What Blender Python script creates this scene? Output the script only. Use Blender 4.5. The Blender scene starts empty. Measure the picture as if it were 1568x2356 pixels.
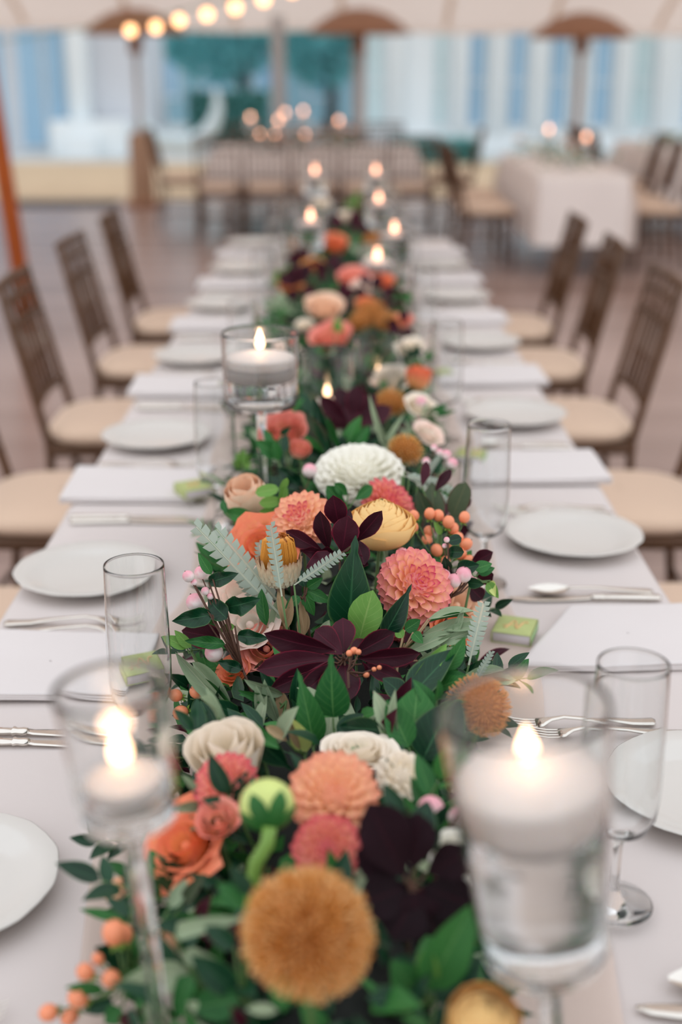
import bpy, math, random
import numpy as np
from mathutils import Vector, Matrix
random.seed(7); np.random.seed(7)
PI = math.pi
sc = bpy.context.scene

# ---------------------------------------------------------------- camera
TH = math.radians(19.66)            # downward pitch
FPX, CAMZ, TABZ = 2900.0, 1.537, 0.75
cam_d = bpy.data.cameras.new('camera')
cam_d.sensor_fit = 'VERTICAL'; cam_d.sensor_height = 36.0
cam_d.lens = 36.0 * FPX / 2356.0
cam_d.clip_start = 0.05; cam_d.clip_end = 300
cam = bpy.data.objects.new('camera', cam_d); sc.collection.objects.link(cam)
cam.location = (0, 0, CAMZ); cam.rotation_euler = (PI/2 - TH, 0, 0)
cam_d.dof.use_dof = True; cam_d.dof.focus_distance = 1.47; cam_d.dof.aperture_fstop = 1.9
cam_d.dof.aperture_blades = 9; cam_d.dof.aperture_rotation = 0.2
sc.camera = cam

# ---------------------------------------------------------------- sky, exposure
w = bpy.data.worlds.new('sky'); sc.world = w; w.use_nodes = True
bg = w.node_tree.nodes['Background']
bg.inputs['Color'].default_value = (0.93, 0.955, 1.0, 1); bg.inputs['Strength'].default_value = 1.4
vs = sc.view_settings
sc.display_settings.display_device = 'sRGB'
vs.view_transform = 'Standard'; vs.look = 'None'; vs.gamma = 1.0; vs.exposure = 0.0; vs.use_curve_mapping = False
try:
    cy = sc.cycles
    cy.max_bounces = 10; cy.diffuse_bounces = 4; cy.glossy_bounces = 4
    cy.transmission_bounces = 10; cy.transparent_max_bounces = 8
    cy.sample_clamp_indirect = 4.0; cy.use_denoising = True
except Exception:
    pass

# ---------------------------------------------------------------- projection helpers (pixel of the photograph -> point in the place)
ST, CT = math.sin(TH), math.cos(TH)
def ray(px, py):
    a, b = (px-784)/FPX, -(py-1178)/FPX
    return Vector((a, b*ST + CT, b*CT - ST))
def D(px, py, zc):                  # the point at depth zc along the lens axis
    return Vector((0, 0, CAMZ)) + ray(px, py)*zc
def at(px, py, h=0.0):              # the point at height h above the table top
    r = ray(px, py); return Vector((0, 0, CAMZ)) + r*((TABZ + h - CAMZ)/r.z)
def fl(px, py, z=0.0):              # the point at height z above the floor
    r = ray(px, py); return Vector((0, 0, CAMZ)) + r*((z - CAMZ)/r.z)
def depth(p): return p.y*CT + (CAMZ - p.z)*ST
CAMP = Vector((0, 0, CAMZ))

# ---------------------------------------------------------------- objects
def link(o, parent=None):
    sc.collection.objects.link(o)
    if parent is not None: o.parent = parent
    return o
def tag(o, label=None, cat=None, group=None, kind=None):
    if label: o['label'] = label
    if cat: o['category'] = cat
    if group: o['group'] = group
    if kind: o['kind'] = kind
    return o
def thing(name, label, cat, loc=(0, 0, 0), rz=0.0, group=None):
    o = link(bpy.data.objects.new(name, None))
    o.empty_display_size = 0.05
    o.location = loc; o.rotation_euler = (0, 0, rz)
    return tag(o, label, cat, group)
def dup(root, label, loc=None, rz=None, name=None):
    kids = list(root.children)
    r = root.copy(); link(r); r['label'] = label
    if loc is not None: r.location = loc
    if rz is not None: r.rotation_euler = (0, 0, rz)
    for ch in kids:
        c = ch.copy(); link(c, r)
        for g in list(ch.children):
            d = g.copy(); link(d, c)
    return r

# ---------------------------------------------------------------- mesh building (all quads)
class G:
    def __init__(s): s.V = []; s.F = []; s.U = []; s.M = []; s.n = 0
    def add(s, part, M=None, m=0):
        V, F, U = part
        if M is not None:
            A = np.array(M)
            V = V @ A[:3, :3].T + A[:3, 3]
        s.V.append(V); s.F.append(F + s.n); s.U.append(U); s.M.append(np.full(len(F), m, np.int32)); s.n += len(V)
        return s
    def mesh(s, name, mats, smooth=True):
        V = np.concatenate(s.V).astype(np.float32); F = np.concatenate(s.F).astype(np.int32); U = np.concatenate(s.U).astype(np.float32)
        me = bpy.data.meshes.new(name)
        nf = len(F)
        me.vertices.add(len(V)); me.vertices.foreach_set('co', V.ravel())
        me.loops.add(nf*4); me.loops.foreach_set('vertex_index', F.ravel())
        me.polygons.add(nf); me.polygons.foreach_set('loop_start', np.arange(0, nf*4, 4, dtype=np.int32))
        for m_ in (mats if isinstance(mats, (list, tuple)) else [mats]): me.materials.append(m_)
        me.polygons.foreach_set('material_index', np.concatenate(s.M))
        uv = me.uv_layers.new(name='uv'); uv.data.foreach_set('uv', U[F.ravel()].ravel())
        me.update(calc_edges=True)
        if smooth: me.shade_smooth()
        else: me.shade_flat()
        return me
    def obj(s, name, mats, parent=None, smooth=True):
        return link(bpy.data.objects.new(name, s.mesh(name, mats, smooth)), parent)
def put(name, me, parent=None, M=None):
    o = link(bpy.data.objects.new(name, me), parent)
    if M is not None: o.matrix_basis = M
    return o
def grid_faces(a, b, wrap=False):   # a rows, b columns
    i = np.arange(a-1)[:, None]; j = np.arange(b if wrap else b-1)[None, :]
    j2 = (j+1) % b
    return np.stack([i*b+j, i*b+j2, (i+1)*b+j2, (i+1)*b+j], -1).reshape(-1, 4)
def patch(P, wrap=False):           # P: rows x cols x 3
    a, b = P.shape[:2]
    u, v = np.meshgrid(np.linspace(0, 1, a), np.linspace(0, 1, b), indexing='ij')
    return P.reshape(-1, 3), grid_faces(a, b, wrap), np.stack([u, v], -1).reshape(-1, 2)
def lathe(prof, seg=24):
    p = np.array(prof, float); t = np.arange(seg)*2*PI/seg
    P = np.stack([p[:, 0:1]*np.cos(t), p[:, 0:1]*np.sin(t), np.repeat(p[:, 1:2], seg, 1)], -1)
    return patch(P, True)
def tube(pts, r, sides=8, caps=True):
    pts = [Vector(p) for p in pts]; n = len(pts)
    rr = [r]*n if not hasattr(r, '__len__') else list(r)
    if caps:
        pts = [pts[0]] + pts + [pts[-1]]; rr = [rr[0]*.02] + rr + [rr[-1]*.02]; n += 2
    rows = []; up = None
    for i in range(n):
        a = pts[max(i-1, 0)]; b = pts[min(i+1, n-1)]
        d = (b-a)
        if d.length < 1e-9: d = pts[min(i+2, n-1)] - pts[max(i-2, 0)]
        d = d.normalized()
        if up is None:
            up = Vector((0, 0, 1)) if abs(d.z) < .9 else Vector((1, 0, 0))
        x = up.cross(d).normalized(); y = d.cross(x); up = y
        up = d.cross(x)
        rows.append([(pts[i] + (x*math.cos(k*2*PI/sides) + y*math.sin(k*2*PI/sides))*rr[i])[:] for k in range(sides)])
        up = y
    V, F, U = patch(np.array(rows), True)
    return V, F, U
def box(x0, x1, y0, y1, z0, z1):
    V = np.array([[x, y, z] for z in (z0, z1) for y in (y0, y1) for x in (x0, x1)], float)
    F = np.array([[0, 2, 3, 1], [4, 5, 7, 6], [0, 1, 5, 4], [2, 6, 7, 3], [0, 4, 6, 2], [1, 3, 7, 5]])
    return V, F, V[:, :2].copy()
def rbox(x0, x1, y0, y1, z0, z1, r, n=4):   # box with rounded plan corners and softened top and bottom edges
    rows = []
    for ins, z in ((r*.98, z0), (r*.3, z0), (0, z0+r*.3), (0, z1-r*.3), (r*.3, z1), ((min(x1-x0, y1-y0))*.495, z1)):
        rr = max(r-ins*.3, r*.2); ring = []
        for cx, cy, a0 in ((x1, y1, 0), (x0, y1, PI/2), (x0, y0, PI), (x1, y0, 1.5*PI)):
            sx = -1 if cx == x1 else 1; sy = -1 if cy == y1 else 1
            for k in range(n+1):
                a = a0 + PI/2*k/n
                ring.append((cx + sx*(rr+ins) + rr*math.cos(a), cy + sy*(rr+ins) + rr*math.sin(a), z))
        rows.append(ring)
    P = np.array(rows); 
    c = P[-1].mean(0); P[-1] = c + (P[-1]-c)*.02
    c = P[0].mean(0); P = np.concatenate([(c + (P[0]-c)*.02)[None], P], 0)
    return patch(P, True)
def ball(r=1.0, seg=12, rings=8, sz=1.0):
    return lathe([(max(1e-4, r*math.sin(PI*i/rings)), -r*sz*math.cos(PI*i/rings)) for i in range(rings+1)], seg)
def frame(axis, roll=0.0):          # rotation whose Z is axis
    z = Vector(axis).normalized()
    x = Vector((1, 0, 0)) if abs(z.x) < .9 else Vector((0, 1, 0))
    x = (x - z*x.dot(z)).normalized(); y = z.cross(x)
    c, s = math.cos(roll), math.sin(roll)
    x, y = x*c + y*s, y*c - x*s
    return Matrix(((x.x, y.x, z.x, 0), (x.y, y.y, z.y, 0), (x.z, y.z, z.z, 0), (0, 0, 0, 1)))
def cols(x, y, z, loc):
    return Matrix(((x.x, y.x, z.x, loc.x), (x.y, y.y, z.y, loc.y), (x.z, y.z, z.z, loc.z), (0, 0, 0, 1)))
T = Matrix.Translation
def S(x, y=None, z=None):
    y = x if y is None else y; z = x if z is None else z
    return Matrix.Diagonal((x, y, z, 1))
def Rz(a): return Matrix.Rotation(a, 4, 'Z')

# ---------------------------------------------------------------- materials
def lin(c):
    if isinstance(c, str): c = tuple(int(c[i:i+2], 16) for i in (0, 2, 4))
    f = lambda x: x/12.92 if x <= .04045 else ((x+.055)/1.055)**2.4
    return tuple(f(x/255.) for x in c) + (1.0,)
class N:
    def __init__(s, name):
        s.m = bpy.data.materials.new(name); s.m.use_nodes = True; s.t = s.m.node_tree; s.t.nodes.clear()
        s.out = s.t.nodes.new('ShaderNodeOutputMaterial')
    def n(s, typ, ins=None, **kw):
        nd = s.t.nodes.new('ShaderNode'+typ)
        for k, v in kw.items(): setattr(nd, k, v)
        for k, v in (ins or {}).items():
            sk = nd.inputs[k]
            if isinstance(v, bpy.types.NodeSocket): s.t.links.new(v, sk)
            elif isinstance(v, bpy.types.Node): s.t.links.new(v.outputs[0], sk)
            else: sk.default_value = v
        return nd
    def math(s, op, a, b=0.0, c=None):
        ins = {0: a, 1: b}
        if c is not None: ins[2] = c
        return s.n('Math', ins, operation=op).outputs[0]
    def mix(s, f, a, b):
        nd = s.t.nodes.new('ShaderNodeMix'); nd.data_type = 'RGBA'
        for idx, v in ((0, f), (6, a), (7, b)):
            sk = nd.inputs[idx]
            if isinstance(v, bpy.types.NodeSocket): s.t.links.new(v, sk)
            else: sk.default_value = v
        return nd.outputs[2]
    def ss(s, x, a, b, lo=0.0, hi=1.0):
        nd = s.n('MapRange', {0: x, 1: a, 2: b, 3: lo, 4: hi}); nd.interpolation_type = 'SMOOTHSTEP'; return nd.outputs[0]
    def surf(s, sh):
        s.t.links.new(sh.outputs[0] if isinstance(sh, bpy.types.Node) else sh, s.out.inputs['Surface']); return s.m
def plain(name, c, rough=.5, metal=0.0, noise=.08, scale=30.0, bump=0.0, spec=.5, **kw):
    k = N(name); c = lin(c)
    co = k.n('TexCoord').outputs['Object']
    nz = k.n('TexNoise', {'Vector': co, 'Scale': scale, 'Detail': 4.0})
    d = tuple(x*(1-noise*2) for x in c[:3]) + (1,); l = tuple(min(1, x*(1+noise)) for x in c[:3]) + (1,)
    col = k.mix(nz.outputs[0], d, l)
    ins = {'Base Color': col, 'Roughness': rough, 'Metallic': metal, 'Specular IOR Level': spec}
    ins.update(kw)
    p = k.n('BsdfPrincipled', ins)
    if bump:
        b = k.n('Bump', {'Height': nz.outputs[0], 'Strength': bump, 'Distance': .002}); k.t.links.new(b.outputs[0], p.inputs['Normal'])
    return k.surf(p)
def leafmat(name, c1, c2, vein, rough=.38, nv=9.0, back=None, trans=.12, vs_=.5, edge=None, spec=.26):
    k = N(name)
    uv = k.n('SeparateXYZ', {0: k.n('UVMap').outputs[0]})
    u, v = uv.outputs[0], uv.outputs[1]
    av = k.math('ABSOLUTE', k.math('MULTIPLY_ADD', v, 2.0, -1.0))
    mid = k.ss(av, .0, .09, 1.0, 0.0)
    ph = k.math('MULTIPLY_ADD', av, -.28, u)
    sv = k.math('SINE', k.math('MULTIPLY', ph, nv*2*PI))
    side = k.math('MULTIPLY', k.ss(sv, .9, 1.0), vs_)
    ve = k.math('MAXIMUM', mid, side)
    rnd = k.n('ObjectInfo').outputs['Random']
    nz = k.n('TexNoise', {'Vector': k.n('TexCoord').outputs['Object'], 'Scale': 4.0, 'Detail': 5.0}).outputs[0]
    f = k.math('MULTIPLY_ADD', rnd, .55, k.math('MULTIPLY', nz, .5))
    col = k.mix(f, lin(c1), lin(c2))
    if edge: col = k.mix(k.ss(av, .86, 1.0), col, lin(edge))
    col = k.mix(k.math('MULTIPLY', ve, .55), col, lin(vein))
    if back: col = k.mix(k.n('NewGeometry').outputs['Backfacing'], col, lin(back))
    b = k.n('Bump', {'Height': k.math('SUBTRACT', 1.0, ve), 'Strength': .25, 'Distance': .001})
    p = k.n('BsdfPrincipled', {'Base Color': col, 'Roughness': rough, 'Specular IOR Level': spec, 'Normal': b})
    tr = k.n('BsdfTranslucent', {'Color': col})
    return k.surf(k.n('MixShader', {0: trans, 1: p, 2: tr}))
def petalmat(name, base, mid, tip, trans=.12, streak=.35, m0=.45, edge=None, rough=.6):
    k = N(name)
    uv = k.n('SeparateXYZ', {0: k.n('UVMap').outputs[0]})
    u, v = uv.outputs[0], uv.outputs[1]
    av = k.math('ABSOLUTE', k.math('MULTIPLY_ADD', v, 2.0, -1.0))
    rnd = k.n('ObjectInfo').outputs['Random']
    vec = k.n('CombineXYZ', {0: k.math('MULTIPLY', u, 1.5), 1: k.math('MULTIPLY', v, 9.0), 2: k.math('MULTIPLY', rnd, 20.0)})
    nz = k.n('TexNoise', {'Vector': vec, 'Scale': 2.0, 'Detail': 3.0}).outputs[0]
    uu = k.math('MULTIPLY_ADD', k.math('SUBTRACT', nz, .5), streak, u)
    col = k.mix(k.ss(uu, .05, m0), lin(base), lin(mid))
    col = k.mix(k.ss(uu, m0+.12, .98), col, lin(tip))
    if edge: col = k.mix(k.math('MULTIPLY', k.ss(av, .6, 1.0), .6), col, lin(edge))
    p = k.n('BsdfPrincipled', {'Base Color': col, 'Roughness': rough, 'Specular IOR Level': .25})
    tr = k.n('BsdfTranslucent', {'Color': col})
    return k.surf(k.n('MixShader', {0: trans, 1: p, 2: tr}))
def clothmat(name, c, scale=900.0, trans=.0, sheer=0.0):
    k = N(name)
    co = k.n('TexCoord').outputs['Object']
    wv = k.n('TexNoise', {'Vector': co, 'Scale': scale, 'Detail': 2.0}).outputs[0]
    big = k.n('TexNoise', {'Vector': co, 'Scale': 5.0, 'Detail': 3.0}).outputs[0]
    c = lin(c); d = tuple(x*.95 for x in c[:3]) + (1,)
    col = k.mix(big, c, d)
    b = k.n('Bump', {'Height': wv, 'Strength': .15, 'Distance': .0006})
    sh = k.n('BsdfPrincipled', {'Base Color': col, 'Roughness': .85, 'Specular IOR Level': .15, 'Normal': b, 'Sheen Weight': .15})
    if trans: sh = k.n('MixShader', {0: trans, 1: sh, 2: k.n('BsdfTranslucent', {'Color': col})})
    if sheer: sh = k.n('MixShader', {0: sheer, 1: sh, 2: k.n('BsdfTransparent')})
    return k.surf(sh)
def glassmat(name, ior=1.45, col=(1, 1, 1, 1), rough=0.0):
    k = N(name)
    return k.surf(k.n('BsdfGlass', {'Color': col, 'IOR': ior, 'Roughness': rough}))
def glow(name, c, s):
    k = N(name); return k.surf(k.n('Emission', {'Color': lin(c), 'Strength': s}))

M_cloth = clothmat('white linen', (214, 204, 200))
M_farcloth_lit = clothmat('lightened far linen', (242, 232, 226))  # linen copy with lighter colour, in place of light missing at the far tables
M_runner = clothmat('blush gauze', (222, 202, 190), 500, .1, .25)
M_napkin = clothmat('napkin cotton', (222, 215, 213))
M_plate = plain('white porcelain', (212, 208, 202), .12, noise=.01, scale=4)
M_silver = plain('polished silver', (225, 220, 212), .13, 1.0, noise=.03, scale=60)
M_glass = glassmat('clear glass', 1.45, (.985, .99, .99, 1))
M_water = glassmat('water', 1.33, (.99, .995, .995, 1))
M_wax = plain('white candle wax', (238, 226, 218), .45, noise=.02, scale=8, **{'Subsurface Weight': .25, 'Subsurface Radius': (.01, .007, .005)})
M_wick = plain('burnt wick', (60, 45, 35), .9)
M_flame = glow('candle flame', (255, 204, 158), 8.0)
M_farflame = glow('far candle flame', (255, 182, 146), 14.0)
M_chair = plain('fruitwood brown', (88, 55, 26), .5, noise=.22, scale=14, bump=.1)
M_cush = clothmat('beige cushion cotton', (226, 198, 174), 500)
M_ldark = leafmat('dark glossy leaf', (5, 34, 24), (18, 68, 40), (60, 112, 74), .30, 8, trans=.06, vs_=.3, edge=(70, 105, 60), spec=.32)
M_lmid = leafmat('mid green leaf', (20, 80, 40), (62, 128, 58), (106, 158, 90), .42, 8)
M_llight = leafmat('light green leaf', (88, 140, 58), (126, 172, 84), (160, 190, 110), .45, 8, trans=.15)
M_sage = leafmat('sage olive leaf', (118, 142, 112), (172, 186, 152), (206, 208, 176), .55, 3, trans=.08, vs_=.1)
M_grey = leafmat('silver grey foliage', (152, 172, 160), (186, 198, 182), (200, 202, 178), .6, 3, trans=.12, vs_=.0)
M_burg = leafmat('burgundy smokebush leaf', (30, 7, 16), (70, 16, 35), (92, 24, 45), .5, 11, trans=.06, vs_=.3, edge=(116, 24, 48), spec=.22)
M_burg_shaded = leafmat('shaded burgundy leaf', (16, 5, 11), (34, 9, 20), (54, 16, 28), .6, 9, trans=.05, vs_=.2, spec=.15)  # darker burgundy copy, the shading of the front leaves put into the colour
M_euc = leafmat('eucalyptus leaf', (48, 66, 46), (84, 96, 70), (110, 110, 80), .5, 5, trans=.1, vs_=.2, edge=(96, 52, 50))
M_dry = leafmat('dried tan leaf', (150, 122, 92), (190, 165, 128), (205, 184, 150), .7, 4, trans=.15, vs_=.2)
M_stem = plain('green stem', (86, 118, 62), .55, noise=.15, scale=20)
M_twig = plain('brown twig', (92, 60, 44), .65, noise=.2, scale=40)
M_gapshade = plain('near-black gap shade', (8, 15, 9), .9, noise=.3, scale=60, bump=.5)  # near-black colour of the garland core paints the shade between leaves
M_dah = petalmat('coral dahlia petal', (253, 196, 134), (253, 196, 156), (247, 158, 158), edge=(244, 156, 168))
M_dahc = petalmat('pink dahlia heart petal', (250, 180, 130), (248, 168, 142), (216, 70, 116), edge=(226, 96, 132))
M_dahp = petalmat('rose coral dahlia petal', (248, 164, 122), (248, 172, 148), (238, 118, 130), edge=(238, 130, 140))
M_daho = petalmat('apricot dahlia petal', (253, 202, 138), (254, 208, 168), (250, 182, 154), edge=(250, 184, 160))
M_rose = petalmat('orange rose petal', (252, 190, 112), (252, 172, 112), (243, 136, 100), edge=(248, 156, 124))
M_crose = petalmat('coral rose petal', (253, 192, 140), (251, 182, 152), (248, 160, 146))
M_peach = petalmat('peach rose petal', (251, 204, 160), (252, 212, 180), (252, 218, 190))
M_ran = petalmat('butter ranunculus petal', (252, 204, 120), (254, 212, 140), (254, 216, 148), trans=.12, edge=(253, 214, 146), streak=.12)
M_cream = petalmat('cream petal', (242, 228, 196), (250, 238, 218), (250, 238, 222), trans=.12)
M_blush = petalmat('blush cream petal', (252, 240, 220), (253, 246, 234), (250, 222, 208), trans=.12)
M_white = petalmat('ivory petal', (244, 243, 214), (246, 243, 230), (247, 244, 233), trans=.1)
M_amber = petalmat('amber style', (186, 116, 36), (226, 154, 60), (242, 176, 96), trans=.15)
M_golden = petalmat('golden brown style', (190, 122, 44), (242, 172, 86), (253, 212, 152), trans=.15)
M_rust = petalmat('rust petal', (180, 108, 44), (224, 148, 78), (240, 176, 108))
M_core = plain('amber core', (168, 104, 40), .85, noise=.25, scale=200)
M_bract = petalmat('dry bract', (226, 220, 192), (220, 198, 164), (190, 150, 118), trans=.15)
M_berry = plain('coral berry skin', (246, 150, 108), .32, noise=.1, scale=40)
M_snow = None
M_calyx = plain('fresh green calyx', (122, 162, 70), .5, noise=.15, scale=30)
M_bud = plain('lime green bud', (208, 222, 132), .45, noise=.15, scale=30)
def snowmat(name, c1, c2):
    k = N(name); z = k.n('SeparateXYZ', {0: k.n('TexCoord').outputs['Object']}).outputs[2]
    nz = k.n('TexNoise', {'Vector': k.n('TexCoord').outputs['Object'], 'Scale': 2.5, 'Detail': 3.0}).outputs[0]
    f = k.ss(k.math('MULTIPLY_ADD', nz, .9, z), -.1, 1.2)
    return k.surf(k.n('BsdfPrincipled', {'Base Color': k.mix(f, lin(c1), lin(c2)), 'Roughness': .4, 'Subsurface Weight': .15, 'Subsurface Radius': (.004, .002, .002)}))
M_snow = snowmat('snowberry skin', (246, 232, 228), (236, 166, 178))

# ================================================================ THE SETTING
# ---- deck of brown boards
def woodmat():
    k = N('brown deck boards')
    co = k.n('TexCoord').outputs['Object']
    mp = k.n('Mapping', {'Vector': co, 'Scale': (1.2, 18.0, 1.0)})
    rnd = k.n('ObjectInfo').outputs['Random']
    nz = k.n('TexNoise', {'Vector': mp.outputs[0], 'Scale': 2.0, 'Detail': 6.0}).outputs[0]
    f = k.math('MULTIPLY_ADD', rnd, .6, k.math('MULTIPLY', nz, .5))
    col = k.mix(f, lin((146, 120, 110)), lin((186, 160, 150)))
    return k.surf(k.n('BsdfPrincipled', {'Base Color': col, 'Roughness': .27, 'Specular IOR Level': .9}))
M_deck = woodmat()
floor = G().add(box(-11, 11, -4, 15.2, -.12, -.03)).obj('floor', plain('deck underside', (50, 40, 34), .9), smooth=False)
tag(floor, 'brown wooden deck under the tent', kind='structure')
pm = G().add(rbox(-11, 11, 0, .232, -.03, 0, .006, 1)).mesh('plank', M_deck, False)
for i in range(57):
    put('plank', pm, floor, T((0, 1.7 + i*.237, 0)))
pm2 = G().add(rbox(-11, 11, -4, 1.695, -.03, 0, .006, 1)).mesh('plank_field', M_deck, False)
tag(put('plank', pm2, floor), kind='stuff')

# ---- ground beyond the deck
M_sand = plain('pale sandy gravel', (196, 170, 138), .95, noise=.12, scale=3)
g = G().add(box(-40, 40, 15.2, 22, -.3, -.05)).obj('ground', M_sand, smooth=False); tag(g, 'sandy gravel strip beyond the deck', kind='structure')
g = G().add(box(-60, 60, 22, 70, -.3, -.06)).obj('ground', plain('pale paving', (200, 205, 205), .9, noise=.1, scale=1)); tag(g, 'pale paving in front of the white building', kind='structure')
g = G().add(box(-60, 60, -40, 15.2, -.4, -.13)).obj('ground', M_sand, smooth=False); tag(g, 'sandy ground around the deck', kind='structure')

# ---- sailcloth canopy
def tentmat():
    k = N('cream sailcloth')
    co = k.n('TexCoord').outputs['Object']
    nz = k.n('TexNoise', {'Vector': co, 'Scale': 1.2, 'Detail': 4.0}).outputs[0]
    col = k.mix(nz, lin((236, 222, 212)), lin((230, 216, 206)))
    return k.surf(k.n('MixShader', {0: .5, 1: k.n('BsdfDiffuse', {'Color': col}), 2: k.n('BsdfTranslucent', {'Color': col})}))
M_tent = tentmat()
def canopy_z(x, y):
    e = 15.4; s = 1 - abs((y - 5.0)/(e - 5.0)) if y > 5.0 else 1 - abs((y-5.0)/20.0)
    r = max(0.0, s); xx = max(0.0, 1 - (abs(x)/11.5)**2)
    eave = 1.90 - .0095*(x) + .035*math.cos(x*1.25)**2*(1-min(1, r*4))
    return eave + (3.4*r**.85)*(.35 + .65*xx)
ny, nx = 70, 60
P = np.array([[(x, y, canopy_z(x, y)) for x in np.linspace(-11.5, 11.5, nx)] for y in np.linspace(5.1, 15.4, ny)])
ceil = G().add(patch(P)).obj('ceiling', M_tent); tag(ceil, 'cream sailcloth tent canopy with faint seams', kind='structure')
M_seam = clothmat('seam tape', (238, 222, 206), 300, .4)
for x in np.arange(-9.6, 9.7, 1.2):
    L = [[(x+dx, y, canopy_z(x+dx, y)-.006) for dx in (-.035, .035)] for y in np.linspace(5.12, 15.38, 50)]
    G().add(patch(np.array(L))).obj('seam', M_seam, ceil)
L = [[(x, 15.4 + k*.02, canopy_z(x, 15.4) - k*.07 + .01) for k in range(2)] for x in np.linspace(-11.5, 11.5, 120)]
G().add(patch(np.array(L))).obj('valance', M_tent, ceil)

# ---- poles, heaters
M_orange = plain('varnished orange pole', (186, 92, 34), .35, noise=.15, scale=8)
pole = thing('tent_pole', 'orange-brown varnished tent pole behind the chairs at the left edge', 'tent pole', (-1.83, 7.35, 0))
pole_top = Vector((-2.12+1.83, .15, 3.2))
G().add(tube([(0, 0, 0), pole_top], .052, 16)).obj('shaft', M_orange, pole)
G().add(lathe([(.0001, 0), (.11, 0), (.11, .012), (.06, .03), (.0001, .03)], 20)).obj('base_plate', M_silver, pole)
M_gpost = plain('weathered grey post', (188, 184, 182), .6, noise=.1, scale=6)
for px, z, lab in ((645, 15.05, 'slim grey post between the two halves of the teal tree'),):
    x = (px-784)/FPX*(z*CT + CAMZ*ST)
    t = thing('grey_post', lab, 'post', (x, z, 0))
    G().add(rbox(-.075, .075, -.075, .075, 0, 2.02, .02)).obj('shaft', M_gpost, t)
    G().add(rbox(-.12, .12, -.12, .12, 0, .06, .02)).obj('base_plate', M_gpost, t)
M_bronze = plain('brown bronze', (158, 112, 84), .6, .0, noise=.12, scale=12)
M_tan = plain('tan tank cover', (176, 140, 112), .6, noise=.1, scale=5)
for px, wy, dz, lab, big in ((310, 14.6, 0.0, 'brown dome-topped heater with tan body beyond the left chairs', 1), (826, 14.55, .0, 'brown dome-topped heater in the middle behind the long table', 0), (1338, 14.5, -.04, 'brown dome-topped heater with thin post above the right-hand cloth table', 0)):
    zc = wy*CT + (CAMZ-1.8)*ST
    t = thing('patio_heater', lab, 'heater', ((px-784)/FPX*zc, wy, 0), 0, 'dome heaters along the deck edge')
    R = .55
    G().add(lathe([(.0001, 2.08+dz), (.12, 2.07+dz), (.30, 2.02+dz), (.46, 1.92+dz), (R, 1.83+dz), (R+.005, 1.815+dz), (R-.02, 1.82+dz), (.43, 1.91+dz), (.28, 1.98+dz), (.1, 2.02+dz), (.0001, 2.02+dz)], 40)).obj('dome', M_bronze, t)
    G().add(lathe([(.0001, 1.62), (.07, 1.62), (.075, 1.64), (.075, 1.84+dz), (.0001, 1.84+dz)], 20)).obj('burner', M_bronze, t)
    G().add(tube([(0, 0, .1), (0, 0, 1.64)], .07 if px == 826 else .032, 14)).obj('pole', M_gpost if px != 1338 else M_bronze, t)
    if big: G().add(lathe([(.0001, .02), (.13, .02), (.14, .06), (.13, .74), (.10, .80), (.0001, .80)], 24)).obj('tank_cover', M_tan, t)
    G().add(lathe([(.0001, 0), (.22, 0), (.23, .03), (.20, .06), (.0001, .07)], 28)).obj('base', M_bronze, t)

# ---- outside: white building with tall windows, blue building, tree, hedge
M_wall = plain('white painted wall', (226, 234, 237), .8, noise=.03, scale=1)
M_pane = plain('blue window glass', (150, 188, 214), .3, noise=.12, scale=.8)
M_pane2 = plain('pale green window glass', (190, 214, 218), .3, noise=.1, scale=.8)
BY = 24.0
bx = lambda px, y=BY, z=1.0: (px-784)/FPX*(y*CT + (CAMZ-z)*ST)
b = thing('white_building', 'white building with tall narrow blue windows beyond the deck', 'building', (4, BY, 0))
G().add(box(bx(850)-4, 9.2, .12, 3, -.05, 5.5)).obj('wall', M_wall, b, False)
G().add(box(bx(850)-4, 9.2, .02, .12, -.05, .34)).obj('plinth', M_wall, b, False)
wins = [(862, 26, 2), (1012, 22, 2), (1096, 32, 1), (1190, 32, 1), (1284, 34, 1), (1384, 36, 1), (1476, 40, 2), (1600, 36, 1), (1700, 36, 1), (1800, 36, 1)]
for i, (px, wpx, kd) in enumerate(wins):
    x0, x1 = bx(px-wpx/2-2)-4, bx(px+wpx/2+2)-4
    fr = G()
    for a in ((x0-.04, x0), (x1, x1+.04)): fr.add(box(a[0], a[1], .06, .14, .44, 3.6))
    fr.add(box(x0-.04, x1+.04, .06, .14, .40, .44)).add(box(x0-.04, x1+.04, .06, .14, 3.6, 3.66)).add(box(x0, x1, .08, .13, 1.18, 1.21))
    f = fr.obj('window_frame', M_wall, b, False)
    G().add(box(x0, x1, .105, .125, .44, 3.6)).obj('pane', M_pane if kd == 1 else M_pane2, f, False)
    xm = (bx(px+48)-4)
    G().add(rbox(xm-.13, xm+.13, -.08, .12, .34, 5.4, .03, 2)).obj('pilaster', M_wall, b)
b = thing('blue_glass_building', 'blue glass building with a white pillar beyond the left deck edge', 'building', (-6.5, BY, 0))
G().add(box(bx(-260)+6.5, bx(330)+6.5, .2, 3, -.05, 5.5)).obj('wall', plain('pale grey wall', (206, 210, 216), .8, noise=.05, scale=1), b, False)
for x0, x1, z0 in ((-250, -120, .1), (-100, 12, .1), (38, 98, .02), (102, 152, .02)):
    f = G().add(box(bx(x0)+6.5, bx(x1)+6.5, .14, .2, z0, 4)).obj('window_frame', M_wall, b, False)
    G().add(box(bx(x0+4)+6.5, bx(x1-4)+6.5, .11, .15, z0+.05, 3.9)).obj('pane', M_pane, f, False)
G().add(rbox(bx(165)+6.5, bx(208)+6.5, -.3, .2, -.05, 5, .05, 2)).obj('pillar', M_wall, b)
G().add(box(bx(135)+6.5, bx(300)+6.5, -.9, .1, -.05, .55)).obj('parapet', M_wall, b, False)
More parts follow.
